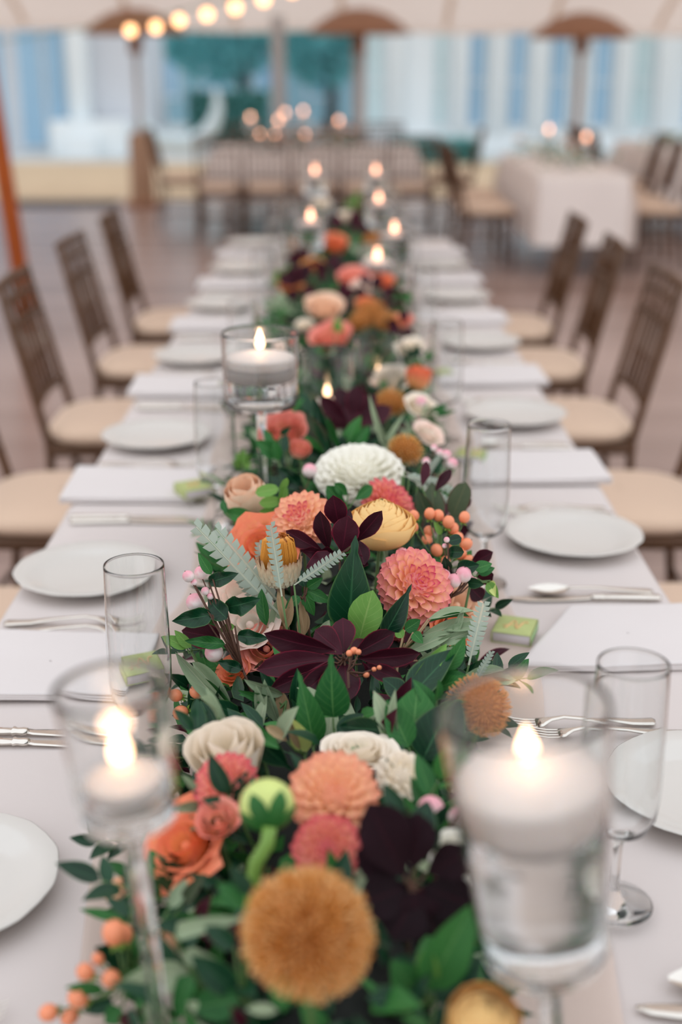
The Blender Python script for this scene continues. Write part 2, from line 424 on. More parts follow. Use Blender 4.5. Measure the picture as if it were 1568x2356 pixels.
G().add(box(bx(175)+6.5, bx(240)+6.5, -1.2, -.9, -.05, .3)).obj('step', M_wall, b, False)
# curved white garden swing frame in front of the tree
t = thing('curved_white_seat', 'white crescent-shaped garden seat left of the grey post', 'garden seat', (bx(410, 21), 21, 0))
cr = [(math.cos(a)*.62, 0, .92 + math.sin(a)*.62) for a in np.linspace(-PI*.92, PI*.12, 22)]
G().add(tube(cr, [.04 + .10*math.sin(PI*i/21) for i in range(22)], 10)).obj('shell', plain('pale blue-grey shell', (196, 212, 218), .7), t)
G().add(tube([(-.35, .05, 0), (-.2, 0, .42)], .03, 8)).obj('leg', M_wall, t)
G().add(tube([(.35, .05, 0), (.2, 0, .42)], .03, 8)).obj('leg', M_wall, t)
# hazy blue-grey house behind the trees
b = thing('blue_grey_house', 'hazy blue-grey house behind the teal trees', 'building', (bx(600, 36), 36, 0))
G().add(box(-4.2, 4.2, 0, 4, -.06, 6)).obj('wall', plain('blue grey render', (150, 186, 200), .9, noise=.1, scale=.7), b, False)
for x in (-3, -1.6, -.2, 1.2, 2.6):
    f = G().add(box(x, x+.8, -.05, .05, .6, 2.4)).obj('window_frame', M_wall, b, False)
    G().add(box(x+.07, x+.73, -.07, -.04, .67, 2.33)).obj('pane', M_pane, f, False)
# tree
M_tleaf = leafmat('teal tree leaf', (104, 186, 192), (160, 214, 212), (170, 216, 210), .6, 4, trans=.5, spec=.2)
M_bark = plain('dark bark', (86, 92, 92), .9, noise=.25, scale=8, bump=.4)
def leafcloud(n, fn, size, rng):
    g = G(); base = np.array([[-.5, 0, 0], [0, -.28, .06], [.5, 0, 0], [0, .28, .06]]); F = np.array([[0, 1, 2, 3]]); U = np.array([[0, .5], [.5, 0], [1, .5], [.5, 1.]])
    for _ in range(n):
        p = fn(rng); s_ = size*rng.uniform(.6, 1.3)
        M = T(Vector(p)) @ frame((rng.gauss(0, 1), rng.gauss(0, 1), rng.gauss(.5, 1)), rng.uniform(0, 6.28)) @ S(s_)
        g.add((base, F, U), M)
    return g
rng = random.Random(3)
for (px, y, rx, rz, zz, hh, lab, n) in ((560, 30, 2.3, 1.3, 2.55, 1.9, 'broad teal-green tree behind the grey post', 2600), (760, 33, 1.6, 1.5, 2.5, 1.9, 'narrower teal-green tree beside the white building', 2400)):
    x = bx(px, y)
    t = thing('tree', lab, 'tree', (x, y, 0))
    G().add(tube([(0, 0, -.06), (.05, 0, .8), (-.05, 0, 1.6), (.1, 0, 2.4)], [.2, .15, .13, .08], 10)).obj('trunk', M_bark, t)
    G().add(tube([(-.03, 0, 1.3), (.5, .1, 2.0), (.9, 0, 2.5)], [.09, .06, .03], 8)).obj('branch', M_bark, t)
    G().add(tube([(-.03, 0, 1.2), (-.6, .1, 1.9), (-1.0, 0, 2.4)], [.09, .06, .03], 8)).obj('branch', M_bark, t)
    def fn(r):
        while True:
            a, b_, c = r.uniform(-1, 1), r.uniform(-1, 1), r.uniform(-1, 1)
            q = a*a+b_*b_+c*c
            if .25 < q < 1: return (a*rx + .25*math.sin(c*5), b_*rx*.7, zz + c*rz + .3*math.sin(a*4))
    fo = leafcloud(n, fn, .3, rng).obj('foliage', M_tleaf, t, False); tag(fo, kind='stuff')
rng = random.Random(4)
for (x0, x1, y, h, lab) in ((bx(900, 21.8), bx(1110, 21.8), 21.8, .42, 'low clipped teal-green hedge in front of the white building'), (bx(1440, 21.8), bx(1640, 21.8), 21.8, .36, 'low green hedge at the right end of the white building'),
                            (bx(420, 26), bx(620, 26), 26.5, 1.1, 'dark blue-green shrub under the broad tree')):
    t = thing('hedge', lab, 'hedge', ((x0+x1)/2, y, -.05)); hw = (x1-x0)/2
    G().add(rbox(-hw+.05, hw-.05, -.2, .2, 0, h-.06, .08, 3)).obj('core', plain('hedge core', (30, 80, 70), .9), t)
    fo = leafcloud(900, lambda r: (r.uniform(-hw, hw), r.choice((-.22, .22, r.uniform(-.22, .22))), r.uniform(0.02, h)), .09, rng).obj('foliage', M_tleaf, t, False); tag(fo, kind='stuff')
# thin dark grey rounded sheet lying flat on the deck edge
m = G().add(rbox(-.62, .62, -.28, .28, 0.0, .015, .08, 4)).obj('dark_patch', plain('dark grey patch', (74, 76, 80), .9, noise=.2, scale=50))
m.location = (fl(205, 440).x, 14.75, 0); tag(m, 'dark grey patch lying at the deck edge left of the tan heater body', 'mat')

# ================================================================ THE LONG TABLE
def drape(x0, x1, y0, y1, drop, zt, nx_, ny_, seed, wav=.014, rc=.03):
    rng = np.random.RandomState(seed)
    nd = 9
    us = np.concatenate([x0 - np.linspace(drop, .012, nd), np.linspace(x0, x1, nx_), x1 + np.linspace(.012, drop, nd)])
    vs_ = np.concatenate([y0 - np.linspace(drop, .012, nd), np.linspace(y0, y1, ny_), y1 + np.linspace(.012, drop, nd)])
    ph = rng.rand(4)*6
    P = np.zeros((len(vs_), len(us), 3))
    for i, v in enumerate(vs_):
        for j, u in enumerate(us):
            dx = max(0, x0-u, u-x1); dy = max(0, y0-v, v-y1)
            cx, cy_ = min(max(u, x0), x1), min(max(v, y0), y1)
            d = max(dx, dy)
            z = zt - max(0, d - .008)
            sx = -1 if u < x0 else 1; sy = -1 if v < y0 else 1
            f = min(1, d/.25)
            ox = (min(dx, .012)*.8 + f*(.012 + wav*math.sin(cy_*11 + ph[0]) + wav*.6*math.sin(cy_*23 + ph[1])))*sx if dx > 0 else 0
            oy = (min(dy, .012)*.8 + f*(.012 + wav*math.sin(cx*13 + ph[2])))*sy if dy > 0 else 0
            if d == 0:
                z += .0012*math.sin(u*9+v*3+ph[3]) + .0008*math.sin(v*14-u*5)
            # rounded corners of the top
            if dx > 0 and dy > 0:
                k = min(1, min(dx, dy)/.2); ox += .05*k*sx; oy += .05*k*sy
            P[i, j] = (cx+ox, cy_+oy, z)
    return patch(P)
TY0, TY1 = .25, 6.02
M_ply = plain('plywood table', (170, 140, 105), .6, noise=.15, scale=6)
t = thing('banquet_table', 'long banquet table hidden under the white cloth along the middle', 'table', (0, 3.1, 0))
G().add(rbox(-.49, .49, TY0-3.09, TY1-3.11, .715, .742, .01)).obj('tabletop', M_ply, t)
for y in (-2.6, -.6, .6, 2.6):
    for x in (-.38, .38): G().add(tube([(x, y, 0), (x, y, .72)], .016, 10)).obj('leg', M_silver, t)
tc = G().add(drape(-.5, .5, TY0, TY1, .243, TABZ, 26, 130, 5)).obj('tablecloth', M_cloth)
tag(tc, 'long white linen tablecloth running down the middle of the picture', 'tablecloth')
rows = []
for y in np.linspace(.5, 5.95, 150):
    e = .258 + .012*math.sin(y*5.3) + .008*math.sin(y*13)
    rows.append([(x*e + .006*math.sin(y*7+1), y, TABZ + .0045 + .003*math.sin(x*7+y*9)**2 + .004*math.sin(y*17+x*5)**2*(abs(x) > .75)) for x in np.linspace(-1, 1, 26)])
rn = G().add(patch(np.array(rows))).obj('table_runner', M_runner); tag(rn, 'sheer blush gauze runner under the flower garland', 'table runner')

# ---------------------------------------------------------------- chairs
def bamboo(a, b, r, sides=8, rings=()):
    a, b = Vector(a), Vector(b); pts = []; rr = []
    ts = sorted(set([0.0, 1.0] + [x for k in rings for x in (k-.02, k-.008, k+.008, k+.02)]))
    for q in ts:
        pts.append(a.lerp(b, q)); rr.append(r*(1.28 if any(abs(q-k) < .01 for k in rings) else 1.0))
    return tube(pts, rr, sides)
def poly(pts, r, sides=8): return tube(pts, r, sides)
def back_pt(x, z):                  # a point of the raked chair back
    return (x, -.185 - max(0, z-.44)*.235, z)
def chair_parts():
    P = []
    for s in (-1, 1):
        P.append(('leg', bamboo((s*.195, .185, 0), (s*.185, .185, .43), .0125, 8, (.25, .5, .75)), 0))
        pts = [(s*.195, -.215, 0), (s*.19, -.19, .25), back_pt(s*.188, .44), back_pt(s*.186, .62), back_pt(s*.184, .78), back_pt(s*.182, .93)]
        P.append(('back_post', tube(pts, [.0125, .0125, .014, .0125, .012, .011], 8), 0))
    for z, r in ((.915, .013), (.86, .010), (.79, .010), (.56, .011)):
        P.append(('back_rail', tube([back_pt(-.185, z), (0, back_pt(0, z)[1]-.012, z+.004), back_pt(.185, z)], r, 8), 0))
    for x in (-.125, -.075, -.025, .025, .075, .125):
        P.append(('spindle', bamboo((x, back_pt(x, .56)[1]-.008, .56), (x, back_pt(x, .79)[1]-.008, .79), .0062, 6, (.5,)), 0))
    for x in (-.12, -.06, 0, .06, .12):
        P.append(('spindle', bamboo((x, back_pt(x, .79)[1]-.008, .79), (x, back_pt(x, .915)[1]-.008, .915), .006, 6, ()), 0))
    for z in (.14, .26):
        for s in (-1, 1): P.append(('stretcher', tube([(s*.194, -.2, z), (s*.19, .185, z)], .008, 6), 0))
        P.append(('stretcher', tube([(-.19, .185, z+.03), (.19, .185, z+.03)], .008, 6), 0))
    P.append(('stretcher', tube([(-.19, -.2, .2), (.19, -.2, .2)], .008, 6), 0))
    P.append(('seat_frame', rbox(-.205, .205, -.205, .205, .405, .44, .03, 3), 0))
    return P
def cushion_part():
    rows = []
    for z, k in ((.440, .86), (.444, .97), (.456, 1.02), (.470, 1.02), (.482, .97), (.490, .88), (.4955, .70), (.498, .45), (.499, .02)):
        r = []
        for i in range(28):
            a = 2*PI*i/28; c, s = math.cos(a), math.sin(a)
            q = (abs(c)**3.6 + abs(s)**3.6)**(-1/3.6)
            r.append((.205*k*q*c, .205*k*q*s, z))
        rows.append(r)
    return patch(np.array(rows), True)
def make_chair(label, group):
    t = thing('banquet_chair', label, 'chair', group=group)
    for nm, part, m in chair_parts(): G().add(part).obj(nm, M_chair, t)
    G().add(cushion_part()).obj('cushion', M_cush, t)
    return t
chairL = [(2.28, -.735, 'corner of a cushioned brown chair nearest the camera on the left'), (3.08, -.72, 'second brown chair from the front on the left with its back out of view'),
          (3.86, -.70, 'brown ladder-back chair with orange pole behind it, third on the left'), (4.70, -.70, 'fourth brown chair from the front on the left side of the table'),
          (5.48, -.69, 'last brown chair on the left side of the long table')]
chairR = [(2.30, .735, 'corner of a cushioned brown chair nearest the camera on the right'), (3.09, .72, 'second brown chair from the front on the right, only its seat in view'),
          (3.88, .70, 'third brown chair on the right with a wide beige cushion'), (4.66, .70, 'fourth brown chair from the front on the right side of the table'),
          (5.36, .69, 'last brown chair on the right side of the long table')]
proto = None
for lst, s in ((chairL, -1), (chairR, 1)):
    for y, x, lab in lst:
        rz = (PI/2 if s > 0 else -PI/2) + random.uniform(-.04, .04)
        if proto is None:
            proto = make_chair(lab, 'brown chairs along the long table'); proto.location = (x, y, .001); proto.rotation_euler = (0, 0, rz)
        else: dup(proto, lab, (x, y, .001), rz)

# ---------------------------------------------------------------- place settings
def plate_mesh(r=.1175):
    pr = [(.0001, .0035), (.06, .0035), (.068, .002), (.072, .002), (.076, .006), (r*.80, .011), (r*.98, .0195), (r, .0215), (r*.985, .0225), (r*.8, .0145), (.078, .0095), (.07, .0075), (.0001, .0075)]
    V, F, U = lathe(pr, 72)
    V = V.copy(); a = np.arctan2(V[:, 1], V[:, 0]); q = np.clip((np.hypot(V[:, 0], V[:, 1])-.08)/(r-.08), 0, 1)
    V[:, :2] *= (1 + .010*q*np.cos(a*12)*np.abs(np.cos(a*6)))[:, None]
    return G().add((V, F, U)).mesh('plate', M_plate)
PM = plate_mesh()
def bar(spec, sides=10):            # spec: x, y, half width, half thickness, z
    rows = []
    sp = [(spec[0][0]-.0004, spec[0][1], spec[0][2]*.05, spec[0][3]*.05, spec[0][4])] + list(spec) + [(spec[-1][0]+.0004, spec[-1][1], spec[-1][2]*.05, spec[-1][3]*.05, spec[-1][4])]
    for x, y, w_, h_, z in sp:
        rows.append([(x, y + w_*math.cos(k*2*PI/sides), z + h_*math.sin(k*2*PI/sides)) for k in range(sides)])
    return patch(np.array(rows), True)
def knife_parts():
    handle = [(0, 0, .006, .003, .004), (.004, 0, .0095, .0045, .005), (.03, 0, .0088, .0045, .005), (.075, 0, .0068, .0042, .005), (.088, 0, .0062, .004, .005), (.090, 0, .0085, .0052, .0055), (.095, 0, .006, .0042, .005), (.102, 0, .0075, .0046, .005), (.108, 0, .0055, .004, .005)]
    blade = [(.106, 0, .0055, .0028, .005), (.115, 0, .0068, .0012, .004), (.16, .001, .0095, .0010, .003), (.20, .001, .0098, .0009, .003), (.225, -.002, .007, .0008, .0028), (.236, -.005, .002, .0006, .0026)]
    return [('handle', bar(handle)), ('blade', bar(blade))]
def fork_parts():
    handle = [(0, 0, .006, .0018, .004), (.006, 0, .0105, .0022, .004), (.04, 0, .0088, .002, .005), (.08, 0, .0045, .0018, .010), (.12, 0, .0034, .002, .013), (.138, 0, .005, .002, .010), (.150, 0, .0115, .0015, .006), (.160, 0, .0128, .0012, .0045)]
    P = [('handle', bar(handle))]
    for k in (-1.5, -.5, .5, 1.5):
        y = k*.0066
        P.append(('tine', bar([(.158, y*.95, .0024, .0012, .0045), (.175, y, .0016, .0012, .0040), (.19, y, .0014, .0010, .0062), (.203, y*.98, .0011, .0008, .0105), (.209, y*.96, .0005, .0005, .0130)], 6)))
    return P
def spoon_parts():
    handle = [(0, 0, .006, .0018, .004), (.006, 0, .0105, .0022, .004), (.04, 0, .0085, .002, .006), (.09, 0, .004, .0018, .011), (.125, 0, .0034, .002, .011), (.135, 0, .0045, .0018, .0095)]
    rows = []
    for i in range(9):
        q = i/8; x = .132 + .062*q; w_ = .0195*max(.12, math.sin(PI*min(.97, q*.9+.08)))**.75
        rows.append([(x, w_*v, .009 - (.0075*math.sin(PI*q))*(1-v*v*.9) + .002*v*v) for v in np.linspace(-1, 1, 9)])
    P = np.array(rows)
    return [('handle', bar(handle)), ('bowl', patch(P))]
def cutlery(kind, label, group):
    t = thing(kind, label, kind, group=group)
    for nm, part in {'knife': knife_parts, 'fork': fork_parts, 'spoon': spoon_parts}[kind](): G().add(part).obj(nm, M_silver, t)
    return t
protos = {}
def lay(kind, x, y, rz, label):
    if kind not in protos:
        protos[kind] = cutlery(kind, label, 'silver cutlery on the long table'); t = protos[kind]
    else: t = dup(protos[kind], label)
    t.location = (x, y, TABZ + .0015); t.rotation_euler = (0, 0, rz)
    return t
def napkin(c, label):
    g = G(); c = [Vector(p) for p in c]; rng = random.Random(label)
    for k in range(3):
        z0 = TABZ + .0035 + k*.004; ins = .004*k
        rows = []
        for (e, dz) in ((.03, 0), (.004, .0002), (0, .0018), (.004, .0036), (.03, .0038), (.35, .0046), (.495, .0048)):
            ring = []
            for s_ in range(4):
                for q in np.linspace(0, 1, 10, endpoint=False):
                    u, v = ((q, 0), (1, q), (1-q, 1), (0, 1-q))[s_]
                    u = e + (1-2*e)*u; v = e + (1-2*e)*v
                    p = (c[0]*(1-u)+c[1]*u)*(1-v) + (c[3]*(1-u)+c[2]*u)*v
                    ring.append((p.x, p.y, z0 + dz + .001*math.sin(u*5+k)+.0008*math.sin(v*7+u*3)))
            rows.append(ring)
        g.add(patch(np.array(rows), True))
    o = g.obj('napkin', M_napkin); tag(o, label, 'napkin', 'folded napkins at the place settings'); return o
def wineglass_mesh():
    outer = [(.0001, .0005), (.036, .0005), (.0385, .0015), (.037, .003), (.02, .0055), (.008, .010), (.0045, .018), (.0042, .045), (.0046, .070), (.008, .078), (.018, .083), (.028, .091), (.0335, .105), (.0355, .125), (.0358, .150), (.0350, .190), (.0338, .230), (.0331, .258), (.0330, .2612)]
    inner = [(.0327, .2622), (.0322, .2622), (.0319, .2612), (.0320, .258), (.0328, .230), (.0340, .190), (.0347, .150), (.0344, .125), (.0324, .106), (.027, .093), (.017, .0855), (.0001, .083)]
    return G().add(lathe(outer + inner, 48)).mesh('glass_body', M_glass)
WGM = wineglass_mesh()
def wineglass(x, y, label):
    o = put('wine_glass', WGM, None, T((x, y, TABZ + .008)))
    tag(o, label, 'glass', 'stemmed glasses at the place settings')
def matchbox(x, y, rz, z, label, front='white', far=False):
    t = thing('matchbox', label, 'matchbox', (x, y, TABZ + z), rz, 'green matchboxes at the place settings')
    wx, wy, hz = .0285, .0305, .0170
    sl = G()
    sl.add(rbox(-wx, wx, -wy, wy, hz-.0012, hz, .001, 1)).add(rbox(-wx, wx, -wy, wy, 0, .0012, .001, 1))
    sl.add(rbox(-wx, -wx+.0012, -wy, wy, 0, hz, .0004, 1)); sl.add(rbox(wx-.0012, wx, -wy, wy, 0, hz, .0004, 1))
    sl.obj('sleeve', M_mgreen, t)
    G().add(rbox(-wx+.0016, wx-.0016, -wy+.0006, wy-.0006, .0016, hz-.0016, .001, 1)).obj('tray', M_mtray, t)
    st = G().add(rbox(wx-.0001, wx+.0004, -wy+.002, wy-.002, .002, hz-.002, .0004, 1)).obj('striker', M_strike if front != 'white' else M_mgreen2, t)
    if not far:                     # gold script letter printed on the lid
        k = [(-.014, -.013), (-.011, -.011), (-.009, -.004), (-.006, .008), (-.003, .013), (0, .010), (.001, .002), (.0025, -.008), (.0045, -.012), (.0065, -.006), (.008, .004), (.0105, .012), (.0145, .014), (.016, .011)]
        G().add(tube([(a, b_, hz + .0002) for a, b_ in k], [.0011 + .0007*math.sin(i*1.1)**2 for i in range(len(k))], 6)).obj('gold_letter', M_gold, t)
        k = [(-.017, -.006), (-.010, -.002), (-.003, -.001), (.006, .001)]
        G().add(tube([(a, b_, hz + .0002) for a, b_ in k], .0008, 6)).obj('gold_letter', M_gold, t)
M_mgreen = plain('matchbox green card', (178, 188, 122), .6, noise=.06, scale=60)
M_mgreen2 = plain('matchbox green side', (158, 190, 136), .6, noise=.06, scale=60)
M_mtray = plain('matchbox white tray', (214, 206, 208), .7, noise=.03)
M_strike = plain('matchbox striker', (60, 48, 46), .9, noise=.3, scale=900)
M_gold = plain('gold print', (226, 182, 128), .4, .15, noise=.05, scale=200)

ordn = ['nearest', 'second', 'third', 'fourth', 'fifth', 'sixth', 'seventh']
LN = [.73, 1.545, 2.324, 3.12, 3.92, 4.70, 5.46]; RN = [.73, 1.628, 2.434, 3.23, 4.03, 4.80, 5.52]
for s, NN, sd in ((-1, LN, 'left'), (1, RN, 'right')):
    for i, y in enumerate(NN):
        wh = '%s from the camera on the %s side' % (ordn[i], sd) if i else 'nearest the camera on the %s side' % sd
        py = y + (.33 if s < 0 else -.395)
        if i == 0 and s > 0: py = None
        if py is not None and py < 5.85:
            if s > 0: j = i - 1
            else: j = i
            whp = '%s from the camera on the %s side' % (ordn[j], sd) if j else 'nearest the camera on the %s side' % sd
            xx = {(1, 1): .413, (1, 2): .402, (-1, 0): -.400}.get((s, i), .405*s)
            o = put('dinner_plate', PM, None, T((xx, py, TABZ + .002)) @ Rz(random.uniform(0, 6))); tag(o, 'white round plate, %s of the table' % whp, 'plate', 'white plates at the place settings')
        dk, df = (-.165, .125) if s < 0 else (.165, -.225)
        jit = lambda a=.03: random.uniform(-a, a)
        rzk = 0 if s < 0 else PI
        if not (s < 0 and i == 0): 
            lay('knife', .495*s, y + dk, rzk + jit(), 'silver knife beside the napkin %s' % wh)
            if i > 0 or s > 0: lay('spoon' if s > 0 else 'knife', .488*s, y + dk + (.026 if s > 0 else -.026), rzk + jit(), 'silver %s %s the knife %s' % ('spoon' if s > 0 else 'second knife', 'beyond' if s > 0 else 'in front of', wh))
        if y + df > .85:
            x1 = .49*s if not (s > 0 and i == 1) else .425
            lay('fork', x1 - (.02 if (s > 0 and i == 1) else 0), y + df, rzk + jit(), 'silver fork beside the napkin %s' % wh)
            lay('fork', x1 + (.008*s), y + df + (.03 if s < 0 else -.03), rzk + jit(), 'second silver fork on the plate side, %s' % wh)
        if not (s < 0 and i == 0):
            if s > 0: c = [(.236, y-.092, 0), (.535, y-.075, 0), (.53, y+.125, 0), (.345 if i == 1 else .26, y+.115, 0)]
            else: c = [(-.53, y-.085, 0), (-.275, y-.085, 0), (-.25, y+.10, 0), (-.535, y+.115, 0)]
            napkin(c, 'folded white napkin %s of the table' % wh)
        gy = y + (-.24 if s < 0 else .212)
        gx = {(-1, 1): -.2265, (1, 0): .267, (1, 1): .224, (-1, 2): -.219}.get((s, i), .225*s)
        gy = {(-1, 1): 1.278, (1, 0): 1.037, (1, 1): 1.843, (-1, 2): 2.108}.get((s, i), gy)
        if not (s < 0 and i == 0):
            wineglass(gx, gy, {(-1, 1): 'sharp clear stemmed glass beside the silver-green foliage on the left', (1, 0): 'clear stemmed glass behind the big candle vase at right'}.get((s, i), 'clear stemmed glass, %s of the table' % wh))
            if i in (1, 2, 3):
                mx, my, mr = {(-1, 1): (-.262, 1.512, .42), (1, 1): (.250, 1.650, -.32), (-1, 2): (-.279, 2.262, .5), (1, 2): (.268, 2.50, -.3)}.get((s, i), (.265*s, y, .3*s))
                matchbox(mx, my, mr, .0165 if s < 0 else .008, {(-1, 1): 'green matchbox with gold script seen through the left glass', (1, 1): 'green matchbox with gold script and white end at right of the garland', (-1, 2): 'green matchbox with dark striker lying by the second left napkin', (1, 2): 'green matchbox seen through the glass on the right'}.get((s, i), 'small green matchbox third from the camera on the %s side' % sd), 'white' if s > 0 else 'dark', i > 2)

# ---------------------------------------------------------------- candle vases
def leanM(loc, lean, fore=0.0): return T(loc) @ Matrix.Rotation(lean, 4, 'Y') @ Matrix.Rotation(fore, 4, 'X')
def flame_part(h, r):
    pr = [(max(1e-4, r*math.sin(PI*min(1, q)**.62)*(1-q*.25) if q < 1 else 1e-4), h*q) for q in np.linspace(0, 1, 12)]
    return lathe(pr, 14)
def candle_vase(name, label, clabel, base, lean, rt, rb, hb, ht, water, cr, ch, ctop, fh, fr, seg=48, foot=.046, stem=.0075, group=None, lamp=True, far=False):
    M = leanM(base, lean)
    w_ = .0024
    if far: t = None
    outer = [(.0001, .0006), (foot*.96, .0006), (foot, .002), (foot*.96, .004), (foot*.5, .007), (stem*1.5, .013), (stem, .022), (stem*.9, hb*.6), (stem*1.1, hb-.014), (stem*2, hb-.007), (rb*.75, hb-.002), (rb*.94, hb+.002), (rb, hb+.012)]
    for q in (.25, .5, .75): outer.append((rb + (rt-rb)*q, hb + (ht-hb)*q))
    outer += [(rt, ht-.006), (rt, ht-.0012)]
    inner = [(rt-w_*.3, ht), (rt-w_*.7, ht), (rt-w_, ht-.0012), (rt-w_, ht-.006)] + [(rb + (rt-rb)*q - w_, hb + (ht-hb)*q) for q in (.75, .5, .25)] + [(rb-w_, hb+.016), (rb*.9, hb+.007), (.0001, hb+.006)]
    v = thing(name, label, 'candle vase', group=group); v.matrix_basis = M
    G().add(lathe(outer + inner, seg)).obj('glass', M_glass, v)
    if water:
        rw = lambda z: rb + (rt-rb)*(z-hb)/(ht-hb) - w_ - .0004
        G().add(lathe([(.0001, hb+.0068), (rb*.88, hb+.0075), (rb-w_-.0006, hb+.0168)] + [(rw(z), z) for z in np.linspace(hb+.03, water, 5)] + [(rw(water)-.002, water-.001), (.0001, water-.001)], seg)).obj('water', M_water, v)
    c = thing('floating_candle', clabel, 'candle', group='floating candles along the garland'); c.matrix_basis = M
    b0 = ctop - ch
    G().add(lathe([(.0001, b0), (cr*.72, b0), (cr*.86, b0+ch*.12), (cr*.97, b0+ch*.55), (cr, ctop-ch*.14), (cr*.985, ctop-ch*.05), (cr*.9, ctop-.001), (cr*.5, ctop+.004), (.006, ctop+.0075), (.0001, ctop+.0075)], seg)).obj('wax', M_wax, c)
    G().add(tube([(0, 0, ctop+.005), (.0005, 0, ctop+.013)], .0009, 6)).obj('wick', M_wick, c)
    G().add(flame_part(fh, fr), T((0, 0, ctop+.009))).obj('flame', M_farflame if far else M_flame, c)
    if lamp:
        l = bpy.data.lights.new('flame_light', 'POINT'); l.energy = .011; l.color = (1, .60, .38); l.shadow_soft_size = .012
        lo = bpy.data.objects.new('flame_light', l); link(lo, c); lo.location = (0, 0, ctop+.04)
    return v
grp = 'stemmed candle vases along the garland'
# nearest right: leaning, tall bowl, wide candle
p_top = D(1197, 1640, .82); p_bot = D(1256, 2240, .87)
lean = math.atan2(p_top.x - p_bot.x, p_top.z - p_bot.z)
hbot, htop = p_bot.z - TABZ, (p_top.z - TABZ)
base = Vector((p_bot.x - math.tan(lean)*hbot, (p_top.y + p_bot.y)/2, TABZ + .012))
candle_vase('candle_vase', 'large glass candle vase leaning at front right with a wide white candle', 'wide white floating candle in the front right vase', base, lean, .0558, .0452, hbot, htop, hbot + (htop-hbot)*.58, .0505, .042, hbot + (htop-hbot)*.74, .028, .0075, group=grp)
p_top = D(255, 1610, .82); gb = D(287, 1925, .85).z - TABZ; gt = p_top.z - TABZ
candle_vase('candle_vase', 'slender stemmed glass candle goblet at front left', 'small glowing candle low in the front left goblet', Vector((p_top.x + .075*gt, p_top.y, TABZ + .012)), -.075, .0382, .033, gb, gt, gb + (gt-gb)*.24, .0265, .019, gb + (gt-gb)*.34, .029, .0085, foot=.036, stem=.0068, group=grp)
p_top = D(597, 772, 2.0)
candle_vase('candle_vase', 'tall stemmed glass vase with white floating candle left of the burgundy leaves', 'white floating candle with an upright flame in the tall middle vase', Vector((p_top.x, p_top.y, TABZ + .012)), 0, .0615, .0595, .25, .372, .318, .0565, .040, .334, .036, .0085, group=grp)
for px, py, zc, h0, rr, lab, cl in ((752, 818, 2.55, .08, .054, 'lower clear glass cylinder directly behind the white candle vase', 'low candle inside the lower glass cylinder'), (870, 788, 2.75, .07, .053, 'clear glass cylinder right of centre behind the burgundy leaves', 'low candle inside the right glass cylinder')):
    p = D(px, py, zc); ht = p.z - TABZ
    candle_vase('candle_vase', lab, cl, Vector((p.x, p.y, TABZ + .012)), 0, rr, rr*.97, h0, ht, h0+.035, rr*.6, .02, h0+.042, .028, .007, 32, group=grp, lamp=False)
for px, py, zc, lab in ((907, 530, 4.2, 'right of the garland past the dark leaves'), (714, 502, 4.3, 'left of the garland past the dark leaves'), (871, 460, 5.0, 'right of centre near the far end'), (864, 395, 5.75, 'last on the right at the far end'), (724, 395, 5.75, 'last on the left at the far end'), (868, 592, 3.75, 'low beside the cream blooms')):
    p = D(px, py, zc); ft = p.z - TABZ - .022
    candle_vase('candle_vase', 'blurred glass candle vase %s' % lab, 'blurred white candle flame %s' % lab, Vector((p.x, p.y, TABZ + .012)), 0, .055, .052, ft-.10, ft+.045, ft-.012, .046, .03, ft-.002, .030, .0105, 24, group=grp, lamp=False, far=True)

# ================================================================ THE GARLAND
# ---- leaf shapes: y along the length (0..1), x across (total width 1)
def leaf_part(prof, nu=9, nv=5, fold=.18, curl=.12, wave=0.0, twist=0.0):
    us = np.linspace(0, 1, nu); P = np.zeros((nu, nv, 3))
    for i, u in enumerate(us):
        hw = max(.006, prof(u))*.5
        for j, v in enumerate(np.linspace(-1, 1, nv)):
            x = hw*v; z = fold*abs(v)*hw - curl*(u-.35)**2 + wave*math.sin(u*13 + (v > 0)*1.7)*abs(v)*hw
            P[i, j] = (x*math.cos(twist*u) - z*math.sin(twist*u)*.3, u, z + x*math.sin(twist*u))
    return patch(P)
def pr_ovate(u): return math.sin(PI*u**.72)**.85 if 0 < u < 1 else 0
def pr_acum(u): return (math.sin(PI*min(1, u*1.12)**.62)**.9 if u < .85 else .30*(1-u)/.15*.9 + .02)
def pr_lance(u): return math.sin(PI*u)**.75 if 0 < u < 1 else 0
def pr_round(u): return math.sqrt(max(0, 1-(2*u-1)**2))
def pr_obov(u): return math.sin(PI*u**1.35)**.7 if 0 < u < 1 else 0
SHAPES = {'ovate': leaf_part(pr_ovate, curl=.16), 'acum': leaf_part(pr_acum, 13, 5, .22, .2), 'lance': leaf_part(pr_lance, 9, 5, .35, .22, 0, .25),
          'round': leaf_part(pr_round, 9, 5, .1, .1), 'obov': leaf_part(pr_obov, 9, 5, .16, .18, .05), 'wavy': leaf_part(pr_ovate, 13, 5, .28, .22, .22),
          'strap': leaf_part(lambda u: min(1, u*9)*(1-u**3), 9, 3, .3, .35)}
